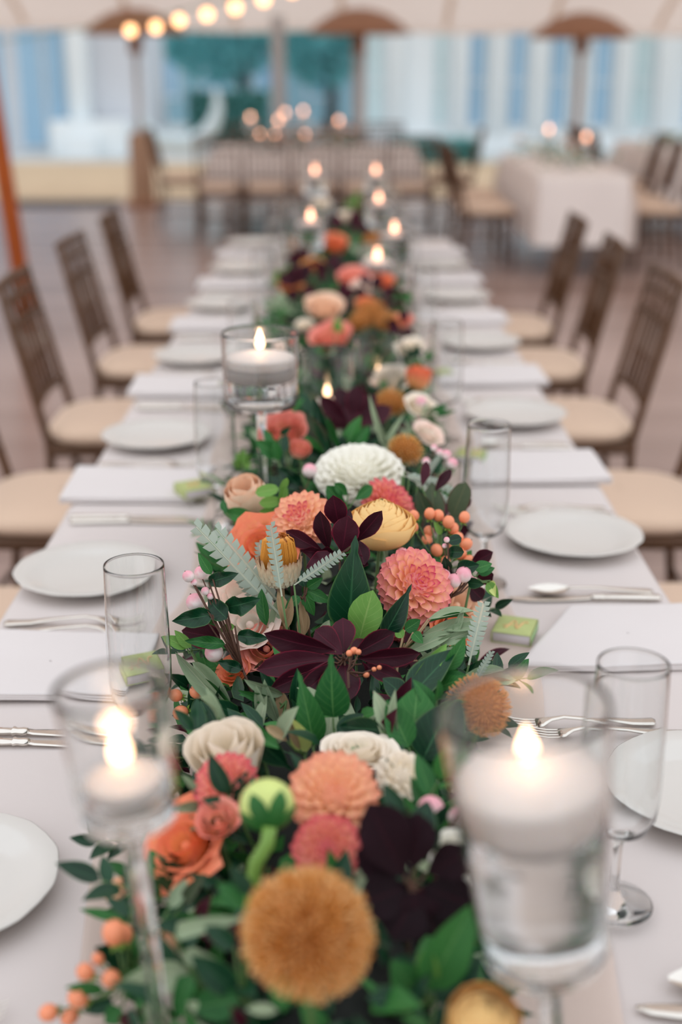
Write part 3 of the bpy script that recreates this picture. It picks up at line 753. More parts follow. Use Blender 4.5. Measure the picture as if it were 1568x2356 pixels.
def serrated():                     # silver blade cut into triangular lobes on both sides of its rib
    g = []; n = 11; V = []; F = []; U = []
    def quad(a, b, c, d):
        k = len(V); V.extend([a, b, c, d]); F.append([k, k+1, k+2, k+3]); U.extend([[.2, .5], [.4, .7], [.6, .9], [.8, .6]])
    for i in range(n):
        y = .12 + .80*i/(n-1); w_ = .5*math.sin(PI*(.20 + .62*(1-i/(n-1))**.9))**.7
        for s in (-1, 1):
            yo = y + (.036 if s > 0 else 0); L = .095
            quad((s*.04, yo, .012), (s*w_*.82, yo+.030, -.012), (s*w_, yo+.090, .02), (s*.04, yo+.082, .012))
    k = len(V)
    for i in range(6):
        u = i/5; r = .055*(1-u*.6)
        V.extend([(-r, u, .01), (r, u, .01)]); U.extend([[u, .5], [u, .5]])
    for i in range(5): F.append([k+2*i, k+2*i+1, k+2*i+3, k+2*i+2])
    return np.array(V, float), np.array(F), np.array(U, float)
SHAPES['silver'] = serrated()
_lm = {}
def leafmesh(shape, mat):
    if (shape, mat.name) not in _lm: _lm[(shape, mat.name)] = G().add(SHAPES[shape]).mesh('leaf', mat)
    return _lm[(shape, mat.name)]
def leaf_matrix(b, t, width, roll=0.0, face=None):
    d = t - b; L = d.length; d = d/L
    v = (face if face is not None else (CAMP - (b+t)/2)).normalized()
    wv = d.cross(v).normalized(); n = wv.cross(d)
    c, s_ = math.cos(roll), math.sin(roll)
    wv, n = wv*c + n*s_, n*c - wv*s_
    return cols(wv*width, d*L, n*L*.8, b)
def add_leaf(root, b, t, width, shape, mat, roll=0.0, face=None, name='leaf'):
    return put(name, leafmesh(shape, mat), root, T(-root.location) @ leaf_matrix(b, t, width, roll, face))
def sprig(name, label, cat, zc, base, leaves, mat, shape, stems=True, group=None, stem_mat=None, stem_r=.0013):
    """leaves: (base px, base py, tip px, tip py, width px, [shape], [mat], [dz tip], [roll], [dz base])"""
    bp = D(base[0], base[1], zc)
    root = thing(name, label, cat, bp, group=group)
    for L in leaves:
        x0, y0, x1, y1, wd = L[:5]; e = list(L[5:]) + [None]*5
        dzb = e[4] if e[4] is not None else random.uniform(-.006, .006)
        dzt = e[2] if e[2] is not None else random.uniform(-.02, .012)
        b, t = D(x0, y0, zc+dzb), D(x1, y1, zc+dzt)
        add_leaf(root, b, t, wd*zc/FPX, e[0] or shape, e[1] or mat, e[3] if e[3] is not None else random.uniform(-.35, .35))
        if stems:
            m_ = bp.lerp(b, .55) + Vector((0, 0, -.004))
            G().add(tube([bp - root.location, m_ - root.location, b - root.location], [stem_r*1.2, stem_r, stem_r*.8], 5)).obj('stem', stem_mat or M_stem, root)
    foot = Vector((bp.x*.8, bp.y + random.uniform(-.01, .01), TABZ + .03))
    if bp.z - foot.z > .02:
        G().add(tube([Vector((0, 0, 0)), (foot - bp)*.5 + Vector((.004, 0, 0)), foot - bp], [stem_r*1.2, stem_r*1.5, stem_r*1.6], 6)).obj('stem', stem_mat or M_stem, root)
    return root

# ---- flowers
def petal_part(kind):
    nu, nv = (7, 5); P = np.zeros((nu, nv, 3))
    for i, u in enumerate(np.linspace(0, 1, nu)):
        if kind == 'dahlia': hw = .5*(.32 + .68*math.sin(PI*min(1, u*.66+.10))**1.2)*(1 if u < .8 else (1-((u-.8)/.2)**2*.78))
        elif kind == 'ruffle': hw = .5*(.25 + .75*u**.8)*(1 if u < .9 else .9)
        elif kind == 'sepal': hw = .5*math.sin(PI*(u*.85+.15))**.8
        for j, v in enumerate(np.linspace(-1, 1, nv)):
            x = hw*v
            if kind == 'dahlia': z = .16*v*v*(1-.35*u) - .10*(u**2) + .03*math.sin(u*PI)
            elif kind == 'ruffle': z = .10*v*v - .10*u*u + .05*u*math.sin(v*5+u*3); 
            else: z = .08*v*v - .15*u*u
            yy = u + (.05*math.sin(v*6) if kind == 'ruffle' and u > .9 else 0)
            P[i, j] = (x, yy, z)
    return patch(P)
PET = {k: petal_part(k) for k in ('dahlia', 'ruffle', 'sepal')}
def dahlia_mats(R, n, flat=.80, wide=1.0, rng=None):
    """petals of a ball dahlia in golden-angle order, heart first"""
    rng = rng or random; out = []
    for i in range(n):
        q = (i+.6)/n
        ph = (q**.62)*math.radians(112); th = i*2.399963 + rng.uniform(-.06, .06)
        d = Vector((math.sin(ph)*math.cos(th), math.sin(ph)*math.sin(th), math.cos(ph)))
        Rr = R*(.74 + .26*min(1, q*2.4))*rng.uniform(.96, 1.03)
        tip = Vector((d.x*Rr, d.y*Rr, d.z*Rr*flat - .05*R*(1-min(1, q*5))))
        L = R*(.30 + .34*min(1, q*2))
        axis = Vector((0, 0, 1)); lift = .30*(1-q)
        dd = (d + axis*lift).normalized()
        b = tip - dd*L
        n_ = (axis - dd*axis.dot(dd))
        if n_.length < .05: n_ = Vector((math.cos(th), math.sin(th), 0))*-1
        n_.normalize(); wv = dd.cross(n_)
        W = R*(.13 + .21*min(1, q*1.9))*wide
        out.append((q, cols(wv*W, dd*L, n_*L, b)))
    return out
def flower_root(kind, label, cat, c, group=None): return thing(kind, label, cat, c, group=group)
def stem_to_table(root, c, r=.0022, mat=None, top=-.01):
    foot = Vector((c.x*.75, c.y + .015, TABZ + .02)) - c
    if foot.z < -.03:
        G().add(tube([Vector((0, 0, top)), foot*.5, foot], r, 6)).obj('stem', mat or M_stem, root)
def dahlia(c, R, face, label, mat, heart=None, n=110, hero=False, group=None, flat=.8, wide=1.0, name='dahlia', kind='dahlia'):
    root = flower_root(name, label, 'flower', c, group); Fm = frame(face, random.uniform(0, 6))
    ms = dahlia_mats(R, n, flat, wide)
    heart = heart or mat
    if hero:
        me1 = G().add(PET[kind]).mesh('petal', mat); me2 = G().add(PET[kind]).mesh('petal', heart)
        for q, M in ms: put('petal', me2 if q < .16 else me1, root, Fm @ M)
    else:
        g = G()
        for q, M in ms: g.add(PET[kind], M, 1 if q < .14 else 0)
        put('petals', g.mesh('petals', [mat, heart]), root, Fm)
    G().add(ball(R*.52, 14, 8, flat)).obj('heart', mat, root).matrix_basis = Fm @ T((0, 0, -R*.05))
    stem_to_table(root, c)
    return root
def cup_petal(r, H, half, curl, z0=0.0, nu=8, nv=7, ruf=0.0, seed=0.0, inward=0.0):
    P = np.zeros((nu, nv, 3))
    for i, u in enumerate(np.linspace(0, 1, nu)):
        rho = r*(1-(1-u)**2.4)**.5*(1-inward*max(0, u-.5)**2*2.2) + curl*r*max(0, (u-.62)/.38)**2
        a_half = half*math.sqrt(max(.03, 1-.55*u**5))*(.55+.45*min(1, u*2.5))
        for j, v in enumerate(np.linspace(-1, 1, nv)):
            a = a_half*v
            rr = rho*(1 + .03*v*v) + ruf*r*u*math.sin(v*5 + seed + u*2)
            z = z0 + H*u**1.25 - H*.16*v*v*u - curl*H*.25*max(0, (u-.7)/.3)**2 + ruf*H*.5*u*math.sin(v*7+seed)
            P[i, j] = (rr*math.cos(a), rr*math.sin(a), z)
    return patch(P)
def rose(c, R, face, label, mat, layers=5, per=4, open_=.25, H=1.25, hero=False, group=None, name='rose', inward=0.0, ruf=.02, core=.2, sepals=False, drop=.2):
    root = flower_root(name, label, 'flower', c, group); Fm = frame(face, random.uniform(0, 6))
    g = G()
    for k in range(layers):
        q = (k+1)/layers; r = R*(core + (1-core)*q**.9); n = per if k else max(3, per-1)
        for i in range(n):
            part = cup_petal(r*random.uniform(.95, 1.04), R*H*(1.0 - drop*q + .05*random.random()), PI/n*random.uniform(1.25, 1.55), open_*q*random.uniform(.6, 1.3), -R*H*.5, ruf=ruf*q, seed=random.uniform(0, 6), inward=inward)
            a = i*2*PI/n + k*1.1 + random.uniform(-.15, .15)
            if hero: put('petal', G().add(part).mesh('petal', mat), root, Fm @ Rz(a))
            else: g.add(part, Rz(a))
    if not hero: put('petals', g.mesh('petals', mat), root, Fm)
    G().add(ball(R*core*.9, 10, 6, 1.3)).obj('heart', mat, root).matrix_basis = Fm @ T((0, 0, -R*H*.1))
    if sepals:
        me = G().add(PET['sepal']).mesh('sepal', M_calyx)
        for i in range(5):
            a = i*2*PI/5
            put('sepal', me, root, Fm @ T((0, 0, -R*H*.5)) @ Rz(a) @ Matrix.Rotation(-.2, 4, 'X') @ S(R*.5, R*.95, R))
    stem_to_table(root, c, .0024)
    return root
def ranunculus(c, R, face, label, mat, layers=10, per=4, group=None, name='ranunculus'):
    """nested thin petals on flattened shells; each shell ends lower than the one inside it"""
    root = flower_root(name, label, 'flower', c, group); Fm = frame(face, random.uniform(0, 6))
    for k in range(layers):
        q = k/(layers-1); a = R*(.30 + .70*q**.85); cc = R*(.80 - .16*q); th1 = math.radians(8 + 62*q**1.1)
        for i in range(per):
            nu, nv = 9, 9; P = np.zeros((nu, nv, 3)); sd = random.uniform(0, 6); half = math.radians(random.uniform(56, 72)); t1 = th1*random.uniform(.85, 1.12)
            for ii, u in enumerate(np.linspace(0, 1, nu)):
                for j, v in enumerate(np.linspace(-1, 1, nv)):
                    top = t1 + .22*v*v + .05*math.sin(v*4 + sd)
                    th = math.radians(168)*(1-u) + top*u
                    az = half*v*(.45 + .55*min(1, u*1.8))
                    e = 1 + .05*max(0, u-.82)/.18 + .012*math.sin(v*6 + sd)*u + .02*v*v*u
                    P[ii, j] = (a*e*math.sin(th)*math.cos(az), a*e*math.sin(th)*math.sin(az), cc*e*math.cos(th) - R*.04*q)
            put('petal', G().add(patch(P)).mesh('petal', mat), root, Fm @ Rz(i*2*PI/per + k*.83 + random.uniform(-.12, .12)))
    G().add(ball(R*.28, 12, 8, 2.2)).obj('heart', M_calyx, root).matrix_basis = Fm
    stem_to_table(root, c, .0024)
    return root
def pincushion(c, R, face, label, mat, n=420, flat=.8, group=None, name='pincushion_flower', bracts=True):
    root = flower_root(name, label, 'flower', c, group); Fm = frame(face)
    G().add(ball(R*.72, 20, 12, flat)).obj('core', M_core, root).matrix_basis = Fm
    g = G(); rng = random.Random(label)
    for i in range(n):
        z = 1 - 1.55*(i+.5)/n; th = i*2.399963; rr = math.sqrt(max(0, 1-z*z))
        d = Vector((rr*math.cos(th), rr*math.sin(th), z*flat)); d2 = (d + Vector((0, 0, .35))).normalized()
        a = d*R*.66; b = a + (d*.6+d2*.4).normalized()*R*.36*rng.uniform(.9, 1.08)
        V, F, U = tube([a, a.lerp(b, .6) + Vector((rng.uniform(-1, 1), rng.uniform(-1, 1), 0))*R*.03, b + Vector((rng.uniform(-1, 1), rng.uniform(-1, 1), rng.uniform(-1, 1)))*R*.05], [R*.014, R*.012, R*.026], 4, False)
        g.add((V, F, U), None, 1 if (math.sin(th*.5+z*6) + rng.uniform(-1, 1)) > .35 else 0)
    o = g.obj('styles', [mat, M_amber if mat is M_golden else mat], root); o.matrix_basis = Fm; tag(o, kind='stuff')
    if bracts:
        me = G().add(PET['sepal']).mesh('bract', M_bract)
        for k in range(2):
            for i in range(10):
                put('bract', me, root, Fm @ T((0, 0, -R*.62*flat - k*R*.08)) @ Rz(i*2*PI/10 + k*.3) @ Matrix.Rotation(.25 + .3*k, 4, 'X') @ S(R*.28, R*(.85-.2*k), R*.6))
    stem_to_table(root, c, .003)
    return root
def banksia(c, R, Ht, face, label):   # orange cylinder of styles above pale overlapping bracts
    root = flower_root('protea_bud', label, 'flower', c); Fm = frame(face)
    G().add(lathe([(.0001, 0), (R*.45, .02*Ht), (R*.8, .2*Ht), (R*.86, .5*Ht), (R*.74, .84*Ht), (R*.4, .93*Ht), (.0001, .95*Ht)], 20)).obj('core', M_core, root).matrix_basis = Fm
    g = G(); rng = random.Random(9)
    for i in range(150):
        th = i*2.399963; q = .86 + .14*((i*37) % 17)/17; inner = .55 + .4*((i*53) % 29)/29
        r = R*.93*inner**.25
        pts = [(r*.9*math.cos(th), r*.9*math.sin(th), .3*Ht), (r*1.0*math.cos(th+.04), r*1.0*math.sin(th+.04), .62*Ht), (r*.86*math.cos(th+.06), r*.86*math.sin(th+.06), q*Ht*.97), (r*.62*math.cos(th+.1), r*.62*math.sin(th+.1), q*Ht*1.02)]
        g.add(tube(pts, [R*.022, R*.03, R*.026, R*.03], 4, False))
    o = g.obj('styles', M_amber, root); o.matrix_basis = Fm; tag(o, kind='stuff')
    P = np.zeros((6, 5, 3))
    for i, u in enumerate(np.linspace(0, 1, 6)):
        for j, v in enumerate(np.linspace(-1, 1, 5)):
            P[i, j] = (.5*v*math.sin(PI*(.22+.72*u))**.9, u, .12*v*v - .10*math.sin(u*PI) - .18*max(0, u-.75)*2)
    me = G().add(patch(P)).mesh('bract', M_bract)
    for k, (zz, L, tilt, nn) in enumerate(((.00, .20, .34, 12), (.05, .22, .20, 15), (.11, .25, .10, 17), (.18, .27, .06, 18), (.26, .28, .07, 18), (.33, .26, .12, 16))):
        for i in range(nn):
            a = i*2*PI/nn + k*.23
            rr = R*(.42, .70, .88, .98, 1.02, 1.0)[k]
            M = Fm @ Rz(a) @ T((0, -rr, zz*Ht)) @ Matrix.Rotation(PI/2 + tilt*(1 if k < 4 else 1.5), 4, 'X') @ S(R*.30, Ht*L*random.uniform(.85, 1.15), -Ht*L)
            put('bract', me, root, M)
    G().add(tube([(0, 0, 0), (.002, 0, -.05), (0, .005, -.10)], .0045, 8)).obj('stem', M_dry, root)
    return root
def berries(name, label, cat, zc, base, pts, mat, cal, kind='hyper', group=None, leaves=(), lmat=None, lshape='ovate', berry_name='berry'):
    root = sprig(name, label, cat, zc, base, leaves, lmat or M_lmid, lshape, stems=True, group=group, stem_mat=M_twig if kind == 'snow' else M_stem)
    bp = root.location
    me = G().add(ball(1, 12, 8)).mesh(berry_name, mat); tipm = G().add(ball(1, 6, 4)).mesh('tip', M_twig)
    cs = G()
    for i in range(5): cs.add(PET['sepal'], Rz(i*2*PI/5) @ Matrix.Rotation(-.3, 4, 'X') @ S(.6, 1.0, 1.0))
    cme = cs.mesh('calyx', M_calyx)
    for L in pts:
        px, py, r = L[:3]; dz = L[3] if len(L) > 3 else random.uniform(-.012, .012)
        p = D(px, py, zc+dz); r = r*zc/FPX
        ax = ((p - bp) + Vector((random.uniform(-1, 1), random.uniform(-1, 1), random.uniform(0, 1)))*.015 + Vector((0, -.006, .012))).normalized()
        Fm = frame(ax)
        b = put(berry_name, me, root, T(p - bp) @ Fm @ S(r, r, r*(1.0 if kind == 'snow' else 1.12)))
        put('tip', tipm, b, T((0, 0, 1.0 if kind == 'snow' else 1.02)) @ S(.10))
        if kind != 'snow': put('calyx', cme, b, T((0, 0, -.95)) @ S(.85))
        e = p - ax*r*.95 - bp
        G().add(tube([Vector((0, 0, 0)), e*.5 + Vector((0, 0, -.004)), e], [.0013, .001, .0008], 5)).obj('stem', M_twig if kind == 'snow' else M_stem, root)
    return root

# ---- packed greenery (nobody could count it) over an added core coloured as the shade in its gaps
rng = random.Random(11)
def mound(x, y):
    return .135*math.sqrt(max(0, 1-(x/.205)**2))*(1 - .12*math.sin(y*4.7))
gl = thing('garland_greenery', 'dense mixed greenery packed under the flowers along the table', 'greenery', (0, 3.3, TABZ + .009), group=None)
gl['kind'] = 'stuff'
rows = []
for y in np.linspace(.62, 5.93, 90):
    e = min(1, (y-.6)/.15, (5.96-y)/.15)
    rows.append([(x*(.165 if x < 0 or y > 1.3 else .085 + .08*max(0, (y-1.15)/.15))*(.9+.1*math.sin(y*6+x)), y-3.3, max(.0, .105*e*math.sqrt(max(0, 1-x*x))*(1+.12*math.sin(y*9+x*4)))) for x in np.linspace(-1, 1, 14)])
G().add(patch(np.array(rows))).obj('gap_shade_core', M_gapshade, gl)
small = {k: leaf_part(p, 5, 3, .2, .2) for k, p in (('o', pr_ovate), ('l', pr_lance))}
g = G()
for i in range(6500):
    y = rng.uniform(.62, 5.92); x = rng.uniform(-1, 1)*.195
    low = 1.0
    if x > .085 and y < 1.2: x = .085 + (x-.085)*.35; low = .35
    h = mound(x, y)*rng.uniform(.55, 1.02)*low + .002
    out = Vector((x*3.2, rng.uniform(-.6, .35), rng.uniform(-.15, .9))) + Vector((rng.gauss(0, .45), rng.gauss(0, .45), rng.gauss(0, .3)))
    b = Vector((x*.92, y, TABZ + .012 + h*.85)); L = rng.uniform(.022, .058)
    d = out.normalized()
    t_ = b + d*L
    if t_.z < TABZ + .013: t_.z = TABZ + .013
    M = leaf_matrix(b, t_, L*rng.uniform(.28, .5), rng.uniform(-.6, .6), Vector((x*2, -.4, 1)))
    k = rng.random(); m = 0 if k < .55 else 1 if k < .80 else 2 if k < .90 else 3
    g.add(small['l' if m == 2 else 'o'], T((0, -3.3, -TABZ-.009)) @ M, m)
fo = g.obj('foliage', [M_ldark, M_lmid, M_sage, M_burg], gl); tag(fo, kind='stuff')

# ================================================================ sharp middle stretch
UP = (0, -.45, .9)
dahlia(D(953, 1350, 1.515), 93*1.5/FPX, (.42, -.62, .68), 'sharp coral-pink dahlia with magenta heart right of the big dark leaf', M_dah, M_dahc, 118, True, name='dahlia', wide=1.2)
ranunculus(D(875, 1207, 1.60), 80*1.58/FPX, (.02, -.12, .99), 'butter-yellow ranunculus behind the burgundy leaf sprig', M_ran)
dahlia(D(694, 1197, 1.64), 74*1.62/FPX, (-.25, -.60, .75), 'coral dahlia left of the upright burgundy leaves', M_daho, M_dahc, 120, True)
dahlia(D(893, 1160, 1.80), 70*1.76/FPX, (.55, -.35, .75), 'pink-coral dahlia peeking out behind the yellow ranunculus', M_dahp, M_dahc, 110)
rose(D(600, 1262, 1.64), 64*1.62/FPX, (-.2, -.75, .62), 'loose orange rose behind the protea bud', M_rose, 6, 4, .5, .7, True, ruf=.13)
dahlia(D(826, 1088, 1.93), 104*1.9/FPX, (-.05, -.28, .95), 'broad ivory dahlia at the back of the sharp flowers', M_white, None, 130, True, flat=.52, wide=1.35, kind='ruffle')
rose(D(566, 1142, 1.78), 56*1.76/FPX, (-.2, -.35, .9), 'closed peach rose at left above the silver foliage', M_peach, 4, 3, .02, 1.7, True, inward=.3, ruf=.0, core=.35, sepals=True)
rose(D(652, 990, 2.12), 48*2.05/FPX, (-.1, -.5, .85), 'coral rose below the white candle vase', M_crose, 5, 4, .25, 1.2)
rose(D(690, 1034, 2.02), 24*2.02/FPX, (.2, -.5, .85), 'small coral bud below the white candle vase', M_crose, 3, 3, .05, 1.6)
banksia(D(645, 1350, 1.51), 46*1.5/FPX, 122*1.5/FPX, (-.04, .10, .99), 'orange protea bud with pale dry bracts beside the silver foliage')
rose(D(556, 1374, 1.56), 62*1.55/FPX, (-.35, -.5, .8), 'blush cream rose behind the silver foliage and snowberry leaves', M_blush, 5, 4, .3, 1.1, True, ruf=.04)
rose(D(574, 1436, 1.51), 56*1.5/FPX, (-.2, -.6, .75), 'ivory rose with pink petal edges below the protea bud', M_blush, 4, 4, .45, .95, True, ruf=.06)
rose(D(612, 1492, 1.50), 50*1.5/FPX, (-.1, -.6, .75), 'coral-orange rose under the left of the burgundy rosette', M_crose, 4, 4, .4, 1.0, ruf=.05)
rose(D(540, 1545, 1.49), 36*1.47/FPX, (-.4, -.4, .8), 'small orange rose low at the left edge of the garland', M_rose, 4, 4, .3, 1.0)
rose(D(1052, 1392, 1.62), 52*1.6/FPX, (.5, -.5, .7), 'apricot rose half hidden behind the sharp dahlia', M_peach, 4, 4, .25, 1.2)
rose(D(1035, 1452, 1.56), 44*1.52/FPX, (.4, -.6, .7), 'orange rose under the sage olive leaves at right', M_rose, 4, 4, .3, 1.1)
dahlia(D(930, 1430, 1.56), 52*1.54/FPX, (.1, -.7, .6), 'lower coral dahlia under the pointed dark leaf', M_dahp, None, 90)

sprig('laurel_sprig', 'large dark glossy upright leaf in the middle of the garland', 'leaf sprig', 1.49, (800, 1470),
      [(802, 1452, 816, 1236, 104, 'acum', M_ldark, -.03, .1, .0), (798, 1330, 806, 1226, 34, 'lance', M_lmid, .02, -.5, .02)], M_ldark, 'acum')
sprig('laurel_sprig', 'light green leaf in front of the large dark leaf', 'leaf sprig', 1.465, (818, 1500),
      [(820, 1492, 856, 1360, 80, 'obov', M_llight, -.02, .12, .0)], M_llight, 'obov')
sprig('laurel_sprig', 'dark pointed leaf overlapping the sharp coral dahlia', 'leaf sprig', 1.445, (880, 1475),
      [(884, 1462, 948, 1346, 54, 'acum', M_ldark, -.01, -.3, .0)], M_ldark, 'acum')
sprig('laurel_sprig', 'small mid-green leaves to the right of the protea bud', 'leaf sprig', 1.50, (700, 1370),
      [(700, 1362, 722, 1418, 30, 'ovate', M_lmid), (705, 1358, 762, 1386, 30, 'ovate', M_lmid), (700, 1350, 690, 1310, 28, 'ovate', M_ldark), (706, 1352, 742, 1330, 26, 'ovate', M_lmid), (690, 1372, 655, 1400, 24)], M_lmid, 'ovate', stem_mat=M_twig)
sprig('smokebush_sprig', 'upright burgundy leaf sprig between the coral dahlia and yellow ranunculus', 'leaf sprig', 1.50, (780, 1275),
      [(780, 1215, 766, 1142, 54, None, None, -.01, .1, .015), (756, 1266, 734, 1178, 46, None, None, -.01, .5, .012), (786, 1270, 800, 1188, 64, None, None, -.03, -.1, -.012),
       (816, 1248, 878, 1178, 42, None, None, -.03, -.3, -.005), (742, 1268, 656, 1222, 40, None, None, 0, .3, 0), (820, 1240, 838, 1298, 42, None, None, -.02, 0, .0),
       (768, 1272, 690, 1268, 42, 'wavy', None, -.02, .7, -.01), (762, 1275, 704, 1306, 38, 'wavy', None, -.03, -.2, -.02), (798, 1235, 802, 1172, 30, None, None, .03, .6, .03), (792, 1275, 846, 1300, 30)], M_burg, 'obov', stem_mat=M_twig)
sprig('smokebush_sprig', 'broad burgundy leaf rosette in front of the light green leaf', 'leaf sprig', 1.415, (792, 1515),
      [(770, 1498, 606, 1462, 66, None, None, -.01, .5), (770, 1512, 590, 1540, 60, None, None, -.02, -.1), (762, 1522, 622, 1588, 52, None, None, -.03, .2),
       (788, 1505, 722, 1448, 66, None, None, .02, .1), (792, 1502, 788, 1420, 58, None, None, .02, 0), (812, 1506, 908, 1456, 56, None, None, 0, -.2), (822, 1516, 966, 1506, 50, None, None, -.02, -.4),
       (832, 1528, 926, 1566, 40, None, None, -.03, 0), (792, 1522, 800, 1610, 64, None, None, -.04, .1), (778, 1522, 690, 1602, 54, None, None, -.04, .2), (800, 1510, 850, 1470, 40, None, None, .03, .4), (775, 1530, 735, 1600, 50, None, None, -.03, .5)], M_burg, 'obov', stem_mat=M_twig)
berries('seed_pod_sprig', 'tiny apricot seed pods in the middle of the burgundy rosette', 'seed sprig', 1.385, (800, 1545), [(803, 1503, 8), (814, 1497, 9), (824, 1500, 7), (842, 1552, 8), (860, 1540, 6), (872, 1536, 6)], M_berry, None, 'snow', berry_name='pod')

# silver serrated foliage
for (b0, t0, wd, zc, dz, lab) in (((655, 1425), (452, 1212), 50, 1.50, .0, 'longest silver serrated frond reaching up and left over the cloth'), ((655, 1402), (498, 1218), 46, 1.53, .02, 'second silver serrated frond just behind the longest one'),
                              ((648, 1372), (622, 1208), 34, 1.46, -.01, 'silver serrated frond standing in front of the protea bud'), ((676, 1346), (786, 1272), 32, 1.47, -.02, 'silver serrated frond pointing right across the dark leaf'),
                              ((640, 1430), (548, 1322), 40, 1.52, -.01, 'short silver serrated frond low beside the blush rose'), ((610, 1370), (596, 1248), 30, 1.55, .0, 'thin silver serrated frond left of the protea bud'),
                              ((1078, 1530), (1112, 1388), 44, 1.42, .0, 'pale blurred silver frond at the right edge of the garland')):
    sprig('silver_frond', lab, 'foliage frond', zc, b0, [(b0[0], b0[1], t0[0], t0[1], wd, 'silver', M_grey, dz, random.uniform(-.25, .25), 0)], M_grey, 'silver', stem_r=.001)
for (b0, t0, wd, lab) in (((925, 1095), (1012, 1108), 20, 'thin silver frond behind the brown pincushion, pointing right'), ((930, 1085), (1062, 1138), 20, 'thin silver frond reaching towards the right glass'), ((940, 1100), (1048, 1162), 20, 'thin silver frond drooping over the eucalyptus'), ((960, 1120), (1010, 1050), 18, 'thin silver frond rising beside the pink buds')):
    sprig('silver_frond', lab, 'foliage frond', 1.82, b0, [(b0[0], b0[1], t0[0], t0[1], wd, 'silver', M_grey, -.02, 0, 0)], M_grey, 'silver')
for (b0, t0, wd, lab) in (((890, 1030), (845, 905), 16, 'pale sage strand curving up over the far burgundy leaves'), ((880, 1040), (928, 950), 16, 'pale sage strand bending right over the far burgundy leaves')):
    sprig('sage_strand', lab, 'foliage frond', 2.1, b0, [(b0[0], b0[1], t0[0], t0[1], wd, 'strap', M_sage, 0, .2, 0)], M_sage, 'strap')

# snowberries and their wavy dark leaves, left
berries('snowberry_sprig', 'pink snowberry sprig with wavy dark leaves at the left of the garland', 'berry sprig', 1.47, (556, 1535),
        [(433, 1326, 14), (462, 1318, 16), (449, 1386, 22), (472, 1360, 10), (492, 1502, 22), (446, 1340, 8), (484, 1372, 8)], M_snow, None, 'snow',
        leaves=[(480, 1340, 546, 1320, 36, 'wavy'), (520, 1398, 596, 1380, 48, 'wavy'), (488, 1414, 396, 1430, 46, 'wavy'), (522, 1424, 476, 1376, 48, 'wavy'), (545, 1462, 616, 1470, 36, 'wavy'),
                (518, 1482, 424, 1474, 30, 'wavy', M_lmid), (486, 1322, 455, 1272, 24, 'ovate', M_lmid), (540, 1440, 500, 1452, 20, 'ovate', M_llight), (556, 1540, 500, 1522, 30, 'wavy', M_ldark)], lmat=M_ldark, lshape='wavy')
sprig('smokebush_sprig', 'single burgundy leaf under the left snowberry leaves', 'leaf sprig', 1.52, (540, 1478), [(540, 1474, 416, 1452, 62, None, None, 0, .2)], M_burg, 'obov')
berries('hypericum_sprig', 'two coral berries hanging at the left edge beside the sharp glass', 'berry sprig', 1.44, (470, 1600), [(452, 1592, 16), (404, 1600, 15), (415, 1640, 17)], M_berry, None,
        leaves=[(470, 1596, 500, 1630, 24), (460, 1605, 440, 1650, 22, None, M_ldark), (470, 1620, 520, 1610, 26)])
sprig('olive_sprig', 'grey-green olive sprig pointing up and left beside the sharp glass', 'leaf sprig', 1.42, (545, 1655),
      [(540, 1650, 398, 1500, 40, None, None, .02, .2), (535, 1630, 440, 1518, 32, None, None, .03, -.2), (545, 1650, 470, 1560, 24, None, M_lmid)], M_sage, 'lance')
sprig('olive_sprig', 'olive sprig lying left over the burgundy rosette edge', 'leaf sprig', 1.39, (660, 1612),
      [(652, 1600, 562, 1566, 32), (640, 1616, 548, 1590, 26, None, M_lmid), (640, 1665, 606, 1566, 34, None, M_sage), (655, 1670, 640, 1580, 30, None, M_dry), (600, 1660, 590, 1580, 24)], M_sage, 'lance')
sprig('green_leaf_sprig', 'dark leaf pair at the lower left edge of the garland', 'leaf sprig', 1.40, (500, 1700), [(500, 1690, 462, 1612, 44, None, M_ldark), (470, 1700, 420, 1660, 30), (480, 1720, 424, 1712, 26), (500, 1740, 440, 1790, 26), (490, 1690, 424, 1700, 22, None, M_sage)], M_lmid, 'ovate')
sprig('fresh_leaf_sprig', 'pair of bright small leaves at the foot of the sharp glass', 'leaf sprig', 1.48, (440, 1500), [(430, 1492, 376, 1462, 30), (440, 1490, 400, 1450, 26)], M_llight, 'ovate')
# dry tan leaves below the protea
sprig('dried_leaf_sprig', 'dried tan leaves and twigs under the protea bud', 'dried sprig', 1.50, (665, 1470),
      [(660, 1450, 640, 1360, 26), (690, 1470, 700, 1400, 30), (625, 1450, 648, 1372, 34, None, M_sage), (612, 1440, 600, 1355, 32, None, M_lmid), (650, 1455, 672, 1375, 18), (700, 1465, 690, 1380, 16), (740, 1475, 756, 1428, 30, None, M_sage)], M_dry, 'lance', stem_mat=M_dry)

